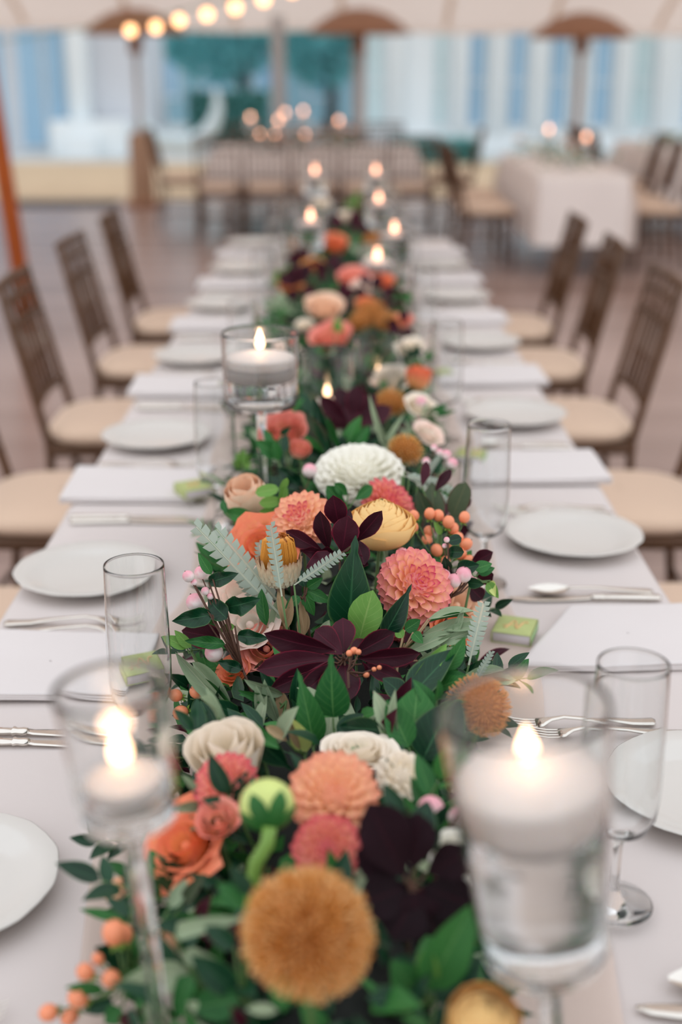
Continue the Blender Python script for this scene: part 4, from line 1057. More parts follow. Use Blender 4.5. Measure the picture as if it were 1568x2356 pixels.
# right side olive branch, hypericum, snowberries, eucalyptus
sprig('olive_sprig', 'sharp grey-green olive branch arching over the lower right of the dahlia', 'leaf sprig', 1.44, (915, 1505),
      [(985, 1424, 1096, 1402, 30, None, None, .02, .5), (970, 1462, 1094, 1424, 34, None, None, .02, 0), (935, 1502, 1050, 1450, 34, None, None, 0, .1), (985, 1430, 1080, 1412, 18, None, M_lmid, .02, .9),
       (930, 1450, 968, 1426, 34, 'ovate', M_lmid), (950, 1455, 972, 1480, 26, 'ovate', M_lmid), (930, 1480, 975, 1500, 24, 'ovate', M_lmid), (925, 1468, 912, 1442, 24, 'ovate', M_llight), (1000, 1480, 1090, 1452, 26, None, M_sage), (1020, 1450, 1120, 1440, 24), (960, 1520, 1050, 1490, 22)], M_sage, 'lance', stem_mat=M_dry)
berries('hypericum_sprig', 'cluster of coral hypericum berries right of the yellow ranunculus', 'berry sprig', 1.66, (1015, 1300),
        [(988, 1182, 13), (1008, 1186, 13), (1031, 1201, 14), (1068, 1190, 13), (982, 1243, 13), (1004, 1266, 14), (986, 1222, 12), (1042, 1216, 13), (1052, 1238, 14), (1072, 1252, 14), (1060, 1275, 13), (950, 1212, 12), (952, 1186, 12), (1024, 1292, 12), (1038, 1256, 12), (1078, 1290, 13)], M_berry, None,
        leaves=[(1000, 1250, 965, 1282, 24, None, M_ldark), (1010, 1280, 985, 1320, 22), (1015, 1230, 998, 1200, 16, None, M_llight), (1060, 1300, 1085, 1265, 24)], lmat=M_lmid)
berries('snowberry_sprig', 'three pink snowberries with round leaves right of the sharp dahlia', 'berry sprig', 1.55, (1035, 1375),
        [(1020, 1326, 17), (1044, 1336, 17), (1066, 1322, 19), (1084, 1330, 6), (1092, 1334, 6), (1027, 1242, 7), (1022, 1256, 6)], M_snow, None, 'snow',
        leaves=[(1030, 1246, 1062, 1238, 26, 'round'), (1030, 1270, 1066, 1270, 30, 'round'), (1028, 1316, 1022, 1282, 28, 'ovate'), (1050, 1310, 1102, 1300, 40, 'ovate'), (1075, 1340, 1112, 1345, 26, 'ovate'), (1090, 1310, 1132, 1296, 30, 'ovate', M_lmid)], lmat=M_ldark)
berries('snowberry_sprig', 'single pink snowberry tucked under the yellow ranunculus', 'berry sprig', 1.58, (915, 1315), [(924, 1274, 15)], M_snow, None, 'snow', leaves=[(915, 1305, 880, 1310, 20), (915, 1300, 955, 1290, 16)], lmat=M_ldark)
berries('snowberry_sprig', 'single white snowberry among dark leaves left of the ivory dahlia', 'berry sprig', 1.86, (700, 1125), [(712, 1083, 17)], M_snow, None, 'snow', leaves=[(690, 1120, 640, 1076, 44, 'wavy'), (680, 1130, 622, 1096, 40), (690, 1140, 668, 1085, 36), (690, 1150, 640, 1130, 40, None, M_ldark), (700, 1160, 660, 1140, 30)], lmat=M_ldark)
sprig('bud_sprig', 'fresh green bud drooping at the right edge above the cloth', 'bud sprig', 1.56, (1085, 1325), [(1120, 1340, 1146, 1376, 26, 'ovate', M_llight), (1128, 1336, 1138, 1372, 22, 'ovate', M_bud), (1100, 1320, 1138, 1306, 24, 'ovate', M_lmid)], M_llight, 'ovate')
sprig('smokebush_sprig', 'dark burgundy leaves at the right edge beside the plate', 'leaf sprig', 1.62, (1085, 1340), [(1080, 1300, 1132, 1270, 36), (1092, 1330, 1134, 1322, 44), (1080, 1350, 1110, 1380, 40), (1085, 1290, 1118, 1300, 34)], M_burg, 'obov')
sprig('eucalyptus_sprig', 'dusky green eucalyptus leaves in front of the right-hand glass', 'leaf sprig', 1.76, (1010, 1215), [(1000, 1205, 992, 1108, 62, 'ovate'), (1040, 1190, 1072, 1110, 52, 'round'), (1020, 1210, 1080, 1180, 40, 'obov'), (985, 1190, 960, 1130, 40), (1000, 1130, 1038, 1080, 26, 'obov', M_burg), (970, 1120, 982, 1060, 24, 'obov', M_burg), (1050, 1160, 1084, 1150, 34, 'round', M_burg)], M_euc, 'ovate')
berries('snowberry_sprig', 'pink buds rising left of the right-hand glass', 'berry sprig', 1.9, (985, 1120), [(1026, 1046, 12), (1040, 1066, 13), (980, 1062, 10), (1010, 1040, 9), (998, 1030, 8)], M_snow, None, 'snow', leaves=[(1000, 1090, 1015, 1060, 20)], lmat=M_ldark)
sprig('spear_leaf', 'dark purple-brown spear leaf touching the green matchbox', 'leaf sprig', 1.60, (1080, 1550), [(1086, 1542, 1178, 1486, 28, 'lance', M_burg, .06, .3)], M_burg, 'lance')
sprig('sage_leaf_sprig', 'pale sage leaves sticking out right above the rust pincushion', 'leaf sprig', 1.40, (1050, 1580), [(1050, 1572, 1192, 1560, 36, None, None, .04, .1), (1060, 1560, 1170, 1536, 28, None, None, .05, .3), (1070, 1570, 1196, 1572, 22, None, M_dry, .04, .2), (1080, 1590, 1130, 1500, 20, 'silver', M_grey, .0, 0)], M_sage, 'lance')
sprig('fresh_leaf_sprig', 'light green round leaves beside the closed peach rose', 'leaf sprig', 1.72, (648, 1205), [(642, 1124, 586, 1134, 30), (646, 1152, 596, 1158, 28), (636, 1186, 598, 1176, 26), (646, 1130, 660, 1100, 18), (642, 1210, 596, 1216, 24, None, M_lmid), (648, 1160, 656, 1118, 22)], M_llight, 'round')
sprig('green_leaf_sprig', 'mid-green leaves at the base of the closed peach rose', 'leaf sprig', 1.74, (560, 1210), [(600, 1205, 512, 1176, 34), (580, 1220, 560, 1246, 26), (590, 1195, 640, 1170, 26), (520, 1180, 510, 1150, 18)], M_lmid, 'lance')
sprig('green_leaf_sprig', 'bright green leaves between the ivory dahlia and the yellow ranunculus', 'leaf sprig', 1.74, (790, 1175), [(790, 1165, 752, 1118, 36), (796, 1160, 760, 1150, 34), (815, 1150, 858, 1118, 30), (800, 1140, 770, 1112, 26), (730, 1160, 700, 1140, 36, None, M_ldark)], M_lmid, 'obov')
sprig('green_leaf_sprig', 'mid-green leaf sprig in front of the coral rose below the candle vase', 'leaf sprig', 1.98, (640, 1055), [(640, 1048, 588, 1014, 40), (640, 1040, 662, 1000, 32, None, M_ldark), (628, 1020, 605, 986, 20), (645, 1000, 668, 982, 16, None, M_ldark), (640, 1060, 630, 1010, 26)], M_lmid, 'ovate')
sprig('long_leaf_sprig', 'spray of long green leaves under the far burgundy leaves', 'leaf sprig', 2.05, (770, 1060),
      [(770, 1050, 700, 950, 30, None, M_euc), (760, 1050, 720, 910, 30, None, M_ldark), (775, 1050, 750, 960, 34), (785, 1050, 830, 955, 36), (790, 1060, 850, 980, 34), (800, 1060, 868, 1010, 30, None, M_ldark), (760, 1060, 690, 1020, 26, None, M_ldark), (770, 1060, 790, 1000, 44, None, M_ldark), (750, 1070, 700, 1000, 30)], M_lmid, 'lance')
sprig('smokebush_sprig', 'burgundy leaf sprig in front of the glass cylinders', 'leaf sprig', 2.3, (815, 990), [(800, 975, 735, 912, 40), (810, 970, 775, 890, 44), (815, 965, 820, 886, 46), (825, 970, 862, 905, 40), (830, 980, 900, 935, 44), (805, 985, 760, 955, 40), (820, 985, 850, 950, 36), (810, 985, 800, 930, 40)], M_burg, 'obov')
pincushion(D(932, 1036, 2.0), 42*1.98/FPX, (.3, -.3, .9), 'brown-orange pincushion flower left of the right-hand glass', M_golden, 260)
pincushion(D(898, 928, 2.4), 40*2.38/FPX, (.1, -.3, .9), 'olive-brown pincushion flower beyond the burgundy leaves', M_golden, 220)
rose(D(902, 872, 2.75), 36*2.7/FPX, UP, 'cream rose beside the right glass cylinder', M_cream, 4, 4, .3, 1.0)
rose(D(962, 868, 2.65), 30*2.6/FPX, (.1, -.1, 1), 'tulip-shaped orange bloom right of the cream rose', M_rose, 3, 3, .05, 1.9)
rose(D(968, 936, 2.35), 34*2.3/FPX, (.3, -.4, .9), 'small cream rose beyond the brown pincushion flower', M_cream, 4, 4, .3, 1.0)
rose(D(985, 1000, 2.15), 32*2.1/FPX, (.4, -.4, .8), 'cream bloom left of the right-hand plate', M_blush, 4, 4, .3, 1.0)
berries('snowberry_sprig', 'pale pink berries among cream blooms at right', 'berry sprig', 2.35, (975, 975), [(968, 925, 13), (990, 970, 12), (1000, 950, 9), (958, 968, 11)], M_snow, None, 'snow', leaves=[(975, 960, 1030, 930, 22), (980, 965, 1012, 985, 24), (975, 955, 1050, 945, 18)], lmat=M_lmid)
sprig('moss_tuft', 'small bright green leaf tuft left of the coral rose stem', 'leaf sprig', 2.15, (555, 1078), [(556, 1070, 545, 1040, 22), (556, 1070, 575, 1045, 22), (556, 1066, 560, 1032, 20), (556, 1074, 535, 1062, 20), (558, 1074, 578, 1066, 18)], M_llight, 'ovate')

# ================================================================ blurred front stretch
pincushion(D(706, 2150, .87), 150*.865/FPX, (.22, -.12, .97), 'large blurred golden-brown pincushion flower at the bottom middle', M_golden, 1100, .92)
dahlia(D(768, 1830, 1.10), 112*1.07/FPX, (.1, -.5, .85), 'large apricot dahlia in the blurred front, right of the green bud', M_daho, None, 120)
dahlia(D(752, 1955, 1.06), 84*1.05/FPX, (-.05, -.8, .5), 'pink-coral dahlia just above the large golden pincushion flower', M_dahp, None, 90)
dahlia(D(518, 1806, 1.14), 80*1.14/FPX, (-.4, -.5, .8), 'bright rose-coral dahlia at left below the cream rose', M_dahp, M_dahc, 100)
rose(D(428, 1946, 1.12), 84*1.11/FPX, (-.45, -.4, .8), 'loose orange rose behind the stem of the left goblet', M_rose, 5, 4, .5, 1.0, ruf=.06)
rose(D(500, 1890, 1.10), 44*1.09/FPX, (-.1, -.5, .8), 'single salmon-pink rosebud above the loose orange rose', M_crose, 3, 3, .2, 1.4)
rose(D(522, 1738, 1.21), 82*1.2/FPX, (-.15, -.2, .97), 'tall cream rose at left behind the bright dahlia', M_cream, 4, 3, .12, 1.8)
rose(D(826, 1735, 1.24), 70*1.22/FPX, (.05, .05, 1), 'wide cream rose behind the apricot dahlia', M_cream, 5, 4, .4, 1.0)
dahlia(D(922, 1786, 1.15), 60*1.15/FPX, (.25, -.6, .75), 'ruffled ivory carnation right of the apricot dahlia', M_cream, None, 60, flat=.8, wide=1.5, name='carnation', kind='ruffle')
rose(D(1042, 1975, 1.05), 54*1.04/FPX, (.3, -.6, .7), 'white rose just left of the leaning candle vase', M_white, 4, 4, .3, .9)
ranunculus(D(1112, 2350, .90), 88*.89/FPX, (.1, -.4, .9), 'butter-yellow ranunculus at the bottom edge right of centre', M_ran, 8, 4)
pincushion(D(1098, 1624, 1.30), 74*1.28/FPX, (.25, -.45, .85), 'rust-orange pincushion flower seen through the leaning candle vase', M_rust, 420)
rose(D(272, 2052, 1.16), 30*1.15/FPX, (-.5, -.3, .8), 'small apricot bud at the left behind the goblet stem', M_peach, 3, 3, .1, 1.8)
rose(D(385, 2160, 1.05), 40*1.04/FPX, (-.5, -.3, .8), 'pale coral bud right of the goblet stem', M_peach, 3, 3, .15, 1.5)
# lime bud seen from behind, on its bent stem
c = D(614, 1852, 1.02); R = 64*1.02/FPX
t = thing('green_bud', 'lime-green round flower bud on a bent stem in front of the apricot dahlia', 'bud', c)
Fm = frame((-.15, .93, .35))
G().add(ball(R, 20, 12, .9)).obj('bud', M_bud, t).matrix_basis = Fm
P = np.zeros((7, 5, 3))
for i, u in enumerate(np.linspace(0, 1, 7)):
    for j, v in enumerate(np.linspace(-1, 1, 5)):
        ph = PI - u*1.45 - .02; a = .62*v*(1-u**2.2)+.0; s_ = 1.03 + .05*u*u
        P[i, j] = (R*s_*math.sin(ph)*math.cos(a), R*s_*math.sin(ph)*math.sin(a), R*.9*s_*math.cos(ph))
me = G().add(patch(P)).mesh('sepal', M_lmid)
for i in range(6): put('sepal', me, t, Fm @ Rz(i*PI/3))
e0 = Fm @ Vector((0, 0, -R*.95)); e1 = D(588, 1985, 1.0) - c; e2 = D(574, 2080, 1.02) - c
G().add(tube([e0, e0 + Vector((-.002, -.006, -.012)), e1, e2, e2 + Vector((0, .02, -.04))], .0060, 10)).obj('stem', M_calyx, t)
sprig('smokebush_sprig', 'very dark burgundy leaves filling the blurred front right of the dahlias', 'leaf sprig', 1.0, (945, 2030),
      [(930, 2020, 850, 1850, 130), (950, 2000, 960, 1870, 110, None, None, -.0, .3), (940, 2040, 830, 2080, 110), (960, 2050, 900, 2160, 120), (970, 2040, 1080, 2080, 110), (980, 2010, 1080, 1960, 90), (960, 2060, 1020, 2180, 110), (930, 2010, 820, 1960, 100), (950, 2050, 960, 2120, 120)], M_burg_shaded, 'obov', stem_mat=M_twig)
sprig('green_leaf_sprig', 'dusky green leaves above the very dark burgundy leaves', 'leaf sprig', 1.04, (960, 1930), [(940, 1930, 900, 1830, 60, None, M_euc), (960, 1930, 985, 1840, 70, None, M_ldark), (970, 1950, 1010, 1900, 60), (930, 1880, 880, 1800, 46)], M_ldark, 'ovate')
berries('snowberry_sprig', 'blurred pinkish snowberries left of the leaning candle vase', 'berry sprig', 1.08, (1010, 1920), [(990, 1862, 32), (1052, 1880, 24), (1075, 1840, 22)], M_snow, None, 'snow', leaves=[(1000, 1900, 1030, 1850, 30)], lmat=M_ldark)
sprig('green_leaf_sprig', 'tall pointed green leaf left of the drop-shaped one in front of the burgundy rosette', 'leaf sprig', 1.31, (720, 1720), [(722, 1715, 688, 1545, 70, 'acum', M_lmid, -.01, -.2)], M_lmid, 'acum')
sprig('green_leaf_sprig', 'drop-shaped pointed green leaf in front of the burgundy rosette', 'leaf sprig', 1.31, (768, 1680), [(766, 1652, 760, 1508, 84, 'acum', M_lmid, -.01, .1), (775, 1690, 836, 1640, 46, 'ovate', M_ldark)], M_lmid, 'acum')
sprig('bud_sprig', 'slim lime-green bud at the foot of the tall pointed leaf', 'bud sprig', 1.27, (700, 1735), [(705, 1730, 672, 1655, 50, 'ovate', M_bud), (690, 1725, 660, 1640, 22, 'lance', M_dry), (660, 1705, 610, 1670, 24, 'lance', M_dry)], M_bud, 'ovate')
sprig('green_leaf_sprig', 'large green leaf with a pale stripe pointing up right above the rust pincushion', 'leaf sprig', 1.36, (940, 1610), [(944, 1602, 1062, 1474, 84, 'acum', M_ldark, .01, .5), (936, 1590, 1030, 1480, 34, 'lance', M_llight, .02, -.2), (930, 1600, 880, 1560, 50, 'ovate', M_ldark)], M_ldark, 'acum')
sprig('green_leaf_sprig', 'broad mid-green leaves between the cream rose and the leaning vase', 'leaf sprig', 1.27, (955, 1760),
      [(945, 1740, 960, 1575, 130, 'ovate', M_lmid, .02, .1), (970, 1750, 1040, 1610, 110, 'ovate', M_ldark), (940, 1720, 890, 1610, 70, 'ovate', M_lmid), (880, 1680, 776, 1672, 62, 'ovate', M_ldark), (960, 1780, 1000, 1700, 80, 'ovate', M_ldark), (900, 1690, 860, 1590, 46, 'strap', M_sage), (905, 1690, 905, 1590, 28, 'strap', M_sage)], M_lmid, 'ovate')
sprig('green_leaf_sprig', 'dark leaf between the tall cream rose and the lime bud', 'leaf sprig', 1.24, (600, 1720), [(590, 1700, 672, 1775, 60, 'acum', M_ldark), (580, 1690, 640, 1720, 36, 'lance', M_lmid)], M_ldark, 'acum')
sprig('sage_leaf_sprig', 'broad pale sage leaves at the bottom left of the garland', 'leaf sprig', .98, (440, 2225), [(430, 2230, 262, 2276, 82, 'ovate', None, -.01, .4), (420, 2190, 536, 2240, 40, 'strap'), (400, 2150, 560, 2110, 40, 'strap', None, -.02), (440, 2240, 400, 2356, 50, 'strap', M_lmid)], M_sage, 'ovate')
sprig('green_leaf_sprig', 'bright green leaves at the lower left behind the coral berries', 'leaf sprig', 1.05, (300, 2230), [(310, 2220, 220, 2180, 56, None, M_ldark), (310, 2230, 240, 2240, 60), (290, 2120, 180, 2090, 26), (300, 2110, 240, 2060, 28, None, M_ldark), (300, 2100, 340, 2060, 30), (390, 2090, 430, 2020, 36, None, M_sage), (420, 2080, 470, 2010, 34, None, M_euc)], M_lmid, 'ovate')
berries('hypericum_sprig', 'blurred coral hypericum berries at the bottom left corner of the garland', 'berry sprig', 1.02, (290, 2260), [(112, 2330, 21), (180, 2296, 23), (196, 2236, 20), (256, 2252, 21), (262, 2146, 28), (225, 2206, 14), (160, 2340, 20), (284, 2150, 22)], M_berry, None,
        leaves=[(260, 2300, 190, 2330, 44, None, M_ldark), (280, 2320, 240, 2356, 50), (240, 2280, 150, 2270, 30)], lmat=M_lmid)
sprig('green_leaf_sprig', 'large green leaves at the bottom right of the garland', 'leaf sprig', .97, (1000, 2290),
      [(980, 2280, 1090, 2080, 110, 'ovate', M_lmid), (1000, 2300, 1110, 2200, 100, 'ovate', M_ldark), (960, 2290, 900, 2210, 80, 'ovate', M_lmid), (940, 2300, 860, 2290, 70, 'ovate', M_ldark), (960, 2310, 930, 2356, 80, 'ovate', M_lmid), (990, 2260, 985, 2180, 60, 'lance', M_llight), (880, 2340, 800, 2330, 70, 'ovate', M_ldark)], M_lmid, 'ovate')
sprig('green_leaf_sprig', 'dark leaves under the golden pincushion flower at the bottom', 'leaf sprig', .96, (560, 2300), [(540, 2280, 440, 2200, 70, None, M_ldark), (550, 2300, 430, 2320, 80, None, M_lmid), (560, 2310, 500, 2380, 80, None, M_ldark), (560, 2090, 500, 2030, 50), (580, 2060, 530, 1990, 40, None, M_ldark), (540, 2180, 470, 2130, 50, None, M_ldark), (620, 2310, 640, 2380, 90, None, M_ldark)], M_lmid, 'ovate')
# ================================================================ blurred far stretch
far = [('rose', 762, 775, 44, 3.05, M_crose, 'coral bloom straight behind the glass cylinders'), ('rose', 746, 708, 40, 3.35, M_peach, 'round pale peach rose beyond the glass cylinders'),
       ('pin', 852, 722, 40, 3.2, M_rust, 'rust-brown flower cluster right of the pale peach rose'), ('pin', 892, 742, 30, 3.1, M_rust, 'second rust-brown flower right of the pale peach rose'), ('pin', 826, 742, 28, 3.15, M_rust, 'small rust flower beside the pale peach rose'),
       ('rose', 812, 640, 32, 3.7, M_crose, 'coral bloom between dark leaves in the far garland'), ('rose', 836, 662, 26, 3.6, M_blush, 'pale pink bloom between dark leaves in the far garland'), ('rose', 768, 562, 28, 4.4, M_rose, 'orange bloom near the far end of the garland'),
       ('rose', 862, 606, 26, 4.0, M_cream, 'cream bloom at right in the far garland'), ('rose', 880, 648, 24, 3.7, M_rose, 'orange bloom at the right edge of the far garland'), ('rose', 668, 662, 26, 3.7, M_rust, 'mustard bloom at the left edge of the far garland'),
       ('pin', 690, 562, 24, 4.4, M_rust, 'rust flower at left near the far end'), ('pin', 858, 556, 26, 4.4, M_rust, 'tan-brown flower at right near the far end'), ('rose', 926, 738, 22, 3.15, M_crose, 'coral bloom at the right edge beyond the cylinders'),
       ('rose', 720, 610, 22, 4.0, M_rust, 'small mustard bloom between dark leaves'), ('rose', 790, 500, 18, 4.9, M_cream, 'tiny cream bloom at the far end of the garland'), ('rose', 740, 470, 18, 5.4, M_cream, 'last pale bloom at the far end of the garland'), ('rose', 840, 700, 20, 3.45, M_rose, 'small orange bloom above the rust cluster'),
       ('rose', 700, 748, 18, 3.15, M_cream, 'small cream bloom left behind the cylinders'), ('rose', 946, 800, 26, 2.9, M_cream, 'white bloom right of the far cylinder'), ('rose', 662, 800, 20, 2.9, M_blush, 'pale bloom between candle vase and cylinder')]
for k, px, py, r, zc, m, lab in far:
    if k == 'rose': rose(D(px, py, zc), r*zc/FPX, (random.uniform(-.2, .2), -.4, .9), lab, m, 4, 4, .25, 1.1)
    else: pincushion(D(px, py, zc), r*zc/FPX, (random.uniform(-.2, .2), -.4, .9), lab, m, 160, bracts=False)
for px, py, zc, lab, sc_ in ((690, 660, 3.65, 'blurred burgundy leaf sprig at left of the far garland', 1.3), (848, 670, 3.5, 'blurred burgundy leaves beside the coral bloom', 1.0), (905, 690, 3.4, 'blurred burgundy leaves above the rust flower', .9), (925, 752, 3.0, 'blurred burgundy leaves at the right beyond the cylinders', .9),
                             (700, 605, 4.0, 'blurred burgundy leaves left of the mustard bloom', 1.0), (800, 520, 4.8, 'blurred burgundy leaves at the far end', 1.2), (780, 690, 3.4, 'blurred burgundy leaves between the peach rose and rust cluster', 1.0), (760, 625, 3.85, 'blurred burgundy leaves in the middle of the far garland', 1.1)):
    L = []
    for i in range(8):
        a = random.uniform(0, 6.28); l_ = random.uniform(26, 44)*sc_
        L.append((px + math.cos(a)*6, py + math.sin(a)*6, px + math.cos(a)*l_, py - 8 + math.sin(a)*l_*.9, 24*sc_))
    sprig('smokebush_sprig', lab, 'leaf sprig', zc, (px, py+10), L, M_burg, 'obov', stems=False)
for px, py, zc, m, lab in ((820, 470, 5.2, M_llight, 'fresh green leaves rising at the far end of the garland'), (655, 640, 3.75, M_llight, 'yellow-green leaves at the left edge of the far garland'), (930, 690, 3.4, M_lmid, 'green leaves at the right edge of the far garland'),
                           (640, 700, 3.4, M_sage, 'sage leaves at the left edge beyond the candle vase'), (880, 590, 4.1, M_lmid, 'green leaves beside the cream far bloom'), (770, 760, 3.0, M_llight, 'bright leaf pair on the coral bloom behind the cylinders'), (950, 820, 2.8, M_ldark, 'dark green leaves right of the far cylinder'),
                           (720, 540, 4.6, M_lmid, 'green leaves at left near the far end'), (830, 580, 4.2, M_sage, 'sage leaves in the middle of the far garland')):
    L = []
    for i in range(7):
        a = random.uniform(-.3, 3.5); l_ = random.uniform(18, 32)
        L.append((px, py, px + math.cos(a)*l_, py - math.sin(a)*l_, 14))
    sprig('green_leaf_sprig', lab, 'leaf sprig', zc, (px, py+8), L, m, 'ovate', stems=False)

# ---- filler sprigs along both flanks of the garland, each named after the flower it grows beside
rng = random.Random(21)
marks = [(o.location.copy(), o['label']) for o in sc.objects if o.parent is None and o.get('category') in ('flower', 'berry sprig', 'candle vase', 'glass') and len(o['label'].split()) <= 10]
used = set()
def beside(p, what):
    for loc, lab in sorted(marks, key=lambda m: (m[0].xy - p.xy).length)[:12]:
        dx, dy = p.x - loc.x, p.y - loc.y
        rel = ('right of' if dx > 0 else 'left of') if abs(dx) > abs(dy) else ('behind' if dy > 0 else 'in front of')
        if (what, rel, lab) not in used:
            used.add((what, rel, lab)); return '%s %s %s' % (what, rel, lab)
    return what
kinds = [('dark_leaf_sprig', M_ldark, 'ovate', .44, 'dark leaf sprig', 34, 'dark leaf sprigs between the flowers'), ('olive_sprig', M_sage, 'lance', .22, 'grey-green olive sprig', 16, 'olive sprigs between the flowers'), ('fresh_leaf_sprig', M_lmid, 'ovate', .45, 'green leaf sprig', 26, 'green leaf sprigs between the flowers')]
for nm, m, shp, asp, lab, cnt, grp_ in kinds:
    for i in range(cnt):
        y = .9 + 4.9*((i + rng.random())/cnt)**1.35; x = rng.choice((-1, 1))*rng.uniform(.06, .185)
        if y < 1.25 and x > .1: x = -x
        b = Vector((x, y, TABZ + .015 + mound(x, y)*.8)); root = thing(nm, beside(b, lab), 'leaf sprig', b, group=grp_)
        d = Vector((x*5 + rng.gauss(0, .3), rng.uniform(-.8, .3), .45 if abs(x) > .12 else .8)).normalized(); L = rng.uniform(.05, .08)
        pts = [b, b + d*L*.5, b + d*L + Vector((0, 0, -.008))]
        if pts[2].z < TABZ + .02: pts[2].z = TABZ + .02
        G().add(tube([p - b for p in pts], [.0014, .0012, .0007], 5)).obj('stem', M_stem, root)
        for k in range(7):
            q = .2 + .8*k/6; p = b.lerp(pts[2], q); side = d.cross(Vector((0, -.3, 1))).normalized()*(1 if k % 2 else -1)
            dd = (d*(.6 if k < 6 else 1) + side*(.8 if k < 6 else 0) + Vector((0, 0, rng.uniform(-.1, .3)))).normalized(); l_ = rng.uniform(.024, .042)
            tp = p + dd*l_
            if tp.z < TABZ + .013: tp.z = TABZ + .013
            add_leaf(root, p, tp, l_*asp, shp, m, rng.uniform(-.5, .5), Vector((x*2, -.5, 1)))

# ================================================================ FAR TABLES, STRING LIGHTS
fc = G()
for nm, part, m in chair_parts():
    if nm in ('stretcher',) and random.random() < .3: continue
    fc.add(part)
FCM = fc.mesh('frame', M_chair); FCU = G().add(cushion_part()).mesh('cushion', M_cush)
def far_chair(x, y, rz, label, group):
    t = thing('banquet_chair', label, 'chair', (x, y, .001), rz, group)
    put('frame', FCM, t); put('cushion', FCU, t)
def far_table(x0, x1, y0, y1, lab, clab, drop):
    cx, cy = (x0+x1)/2, (y0+y1)/2
    t = thing('banquet_table', lab, 'table', (cx, cy, 0))
    G().add(rbox(x0-cx+.01, x1-cx-.01, y0-cy+.01, y1-cy-.01, .71, .742, .01)).obj('tabletop', M_ply, t)
    for a in (x0-cx+.12, x1-cx-.12):
        for b in (y0-cy+.12, y1-cy-.12): G().add(tube([(a, b, 0), (a, b, .715)], .018, 8)).obj('leg', M_silver, t)
    o = G().add(drape(x0, x1, y0, y1, drop, TABZ, 16, 22, 8)).obj('tablecloth', M_farcloth_lit); tag(o, clab, 'tablecloth')
far_table(-1.22, .72, 12.2, 13.2, 'far banquet table set crosswise behind the long table', 'white cloth on the far table behind the left chairs', .45)
far_table(1.47, 2.12, 9.55, 11.9, 'far banquet table pointing this way on the right', 'white cloth hanging over the near end of the right far table', .52)
far_table(2.95, 3.7, 11.8, 14.0, 'farthest banquet table at the right edge', 'white cloth of the table at the far right edge', .45)
gA = 'chairs around the far crosswise table'
for i, x in enumerate((-1.10, -.67, -.24, .19, .62)): far_chair(x, 11.80, random.uniform(-.06, .06), '%s chair from the left with its back to us at the far crosswise table' % ('first second third fourth fifth'.split()[i]), gA)
for i, x in enumerate((-1.0, -.52, -.04, .46)): far_chair(x, 13.62, PI + random.uniform(-.08, .08), '%s brown chair from the left behind the far crosswise table' % ('first second third fourth'.split()[i]), gA)
far_chair(-1.56, 12.75, -PI/2, 'brown chair at the left end of the far crosswise table', gA); far_chair(1.08, 12.8, PI/2, 'brown chair at the right end of the far crosswise table', gA)
gB = 'chairs along the right far table'
for i, y in enumerate((10.0, 10.65, 11.3)):
    far_chair(1.13, y, -PI/2 + .05, 'brown chair on the left side of the right far table, %s' % ('nearest', 'middle', 'farthest')[i], gB)
    far_chair(2.45, y, PI/2 - .05, 'brown chair on the right side of the right far table, %s' % ('nearest', 'middle', 'farthest')[i], gB)
gC = 'chairs at the table by the right edge'
for i, y in enumerate((11.6, 12.3, 13.0)): far_chair(2.64, 12.2 + i*.62, -PI/2, 'dark brown chair at the right edge table, %s' % ('nearest', 'middle', 'farthest')[i], gC)
# centrepieces and candles on the far tables
def far_posy(x, y, lab, cols_, n=7, s=.09):
    t = thing('flower_arrangement', lab, 'flowers', (x, y, TABZ + .004))
    G().add(lathe([(.0001, 0), (.05, 0), (.06, .05), (.05, .09), (.0001, .09)], 16)).obj('bowl', M_plate, t)
    for i in range(n):
        a = random.uniform(0, 6.28); r = random.uniform(.02, .2)
        g = G()
        for q, M in dahlia_mats(random.uniform(.035, .055), 26): g.add(PET['dahlia'], M)
        o = g.obj('bloom', random.choice(cols_), t); o.location = (r*math.cos(a)*1.6, r*math.sin(a)*.6, random.uniform(.08, .16))
    fo = leafcloud(90, lambda r_: (r_.gauss(0, .14), r_.gauss(0, .06), r_.uniform(.02, .14)), .05, rng).obj('foliage', M_lmid, t); tag(fo, kind='stuff')
far_posy(-.55, 12.6, 'coral flower arrangement on the far crosswise table', [M_dah, M_crose, M_rose]); far_posy(-.05, 12.65, 'green and coral flower arrangement right of the first on the far table', [M_crose, M_white, M_rust])
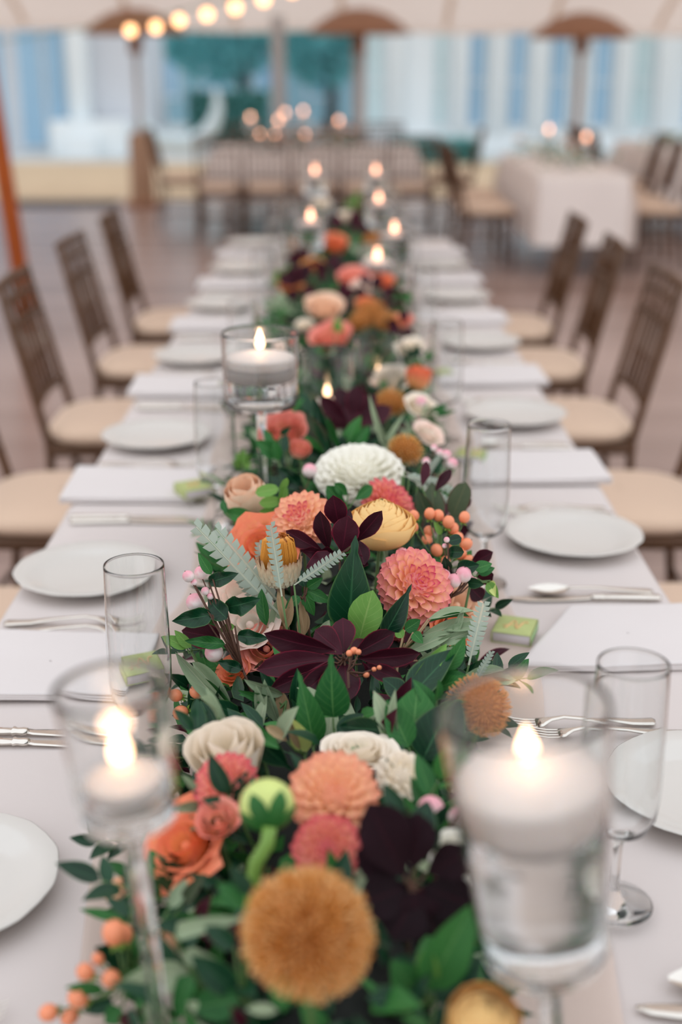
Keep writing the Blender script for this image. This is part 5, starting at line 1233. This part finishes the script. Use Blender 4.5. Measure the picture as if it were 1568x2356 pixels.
far_posy(1.78, 10.2, 'low flower arrangement in the middle of the right far table', [M_rust, M_peach, M_white], 6); far_posy(1.72, 11.3, 'brown and cream flower arrangement at the back of the right far table', [M_rust, M_cream], 6)
far_posy(3.2, 12.6, 'dark flower arrangement on the far right edge table', [M_rust], 5)
for px, py, zc, lab in ((576, 272, 12.1, 'leftmost, before the pale post'), (640, 279, 12.0, 'second from the left, the brightest'), (655, 262, 12.3, 'close behind the brightest one'), (697, 258, 12.2, 'highest, right of the pale post'), (779, 280, 12.1, 'rightmost, beside the middle heater'), (702, 350, 11.9, 'lowest, above the garland end'), (598, 322, 12.0, 'low on the left among coral flowers'), (632, 345, 11.9, 'lowest on the left'),
                        (980, 300, 11.9, 'at the back of the right far table'), (1348, 318, 10.4, 'on the right far table, right one'), (1262, 300, 11.2, 'on the right far table, left one')):
    p = D(px, py, zc)
    dim = py in (322, 345, 350)
    if px == 980: continue
    ft = max(.10, p.z - TABZ - .022)
    candle_vase('candle_vase', 'tiny far glass candle vase %s' % lab, 'tiny far candle flame %s' % lab, Vector((p.x, p.y, TABZ + .004)), 0, .05, .048, max(.02, ft-.10), ft+.045, 0, .042, .03, ft-.002, .05, .017, 14, group='candles on the far tables', lamp=False, far=True)
# string of bulbs rising to the right
bulb_px = [(300, 70, 8.2), (358, 62, 8.05), (412, 47, 7.9), (476, 33, 7.75), (541, 17, 7.6), (606, -2, 7.45), (672, -24, 7.3)]
P0 = [D(*b) for b in bulb_px]
t = thing('string_lights', 'string of warm round bulbs rising under the canopy at upper left', 'string lights', P0[0])
start = Vector((P0[0].x - .9, P0[0].y + .3, P0[0].z - .02)); 
c_pts = [D(-20, 98, 9.0)] + [p + Vector((0, 0, .055)) for p in P0] + [D(900, -170, 6.8), D(1100, -420, 6.2)]
G().add(tube([p - P0[0] for p in c_pts], .004, 6)).obj('cord', M_stem, t)
bm_ = G().add(ball(.036, 16, 10)).mesh('bulb', glow('warm bulb', (255, 190, 136), 4.5)); so = G().add(lathe([(.0001, .028), (.014, .028), (.014, .058), (.0001, .058)], 10)).mesh('socket', M_twig)
for p in P0:
    b = put('bulb', bm_, t, T(p - P0[0])); put('socket', so, b)
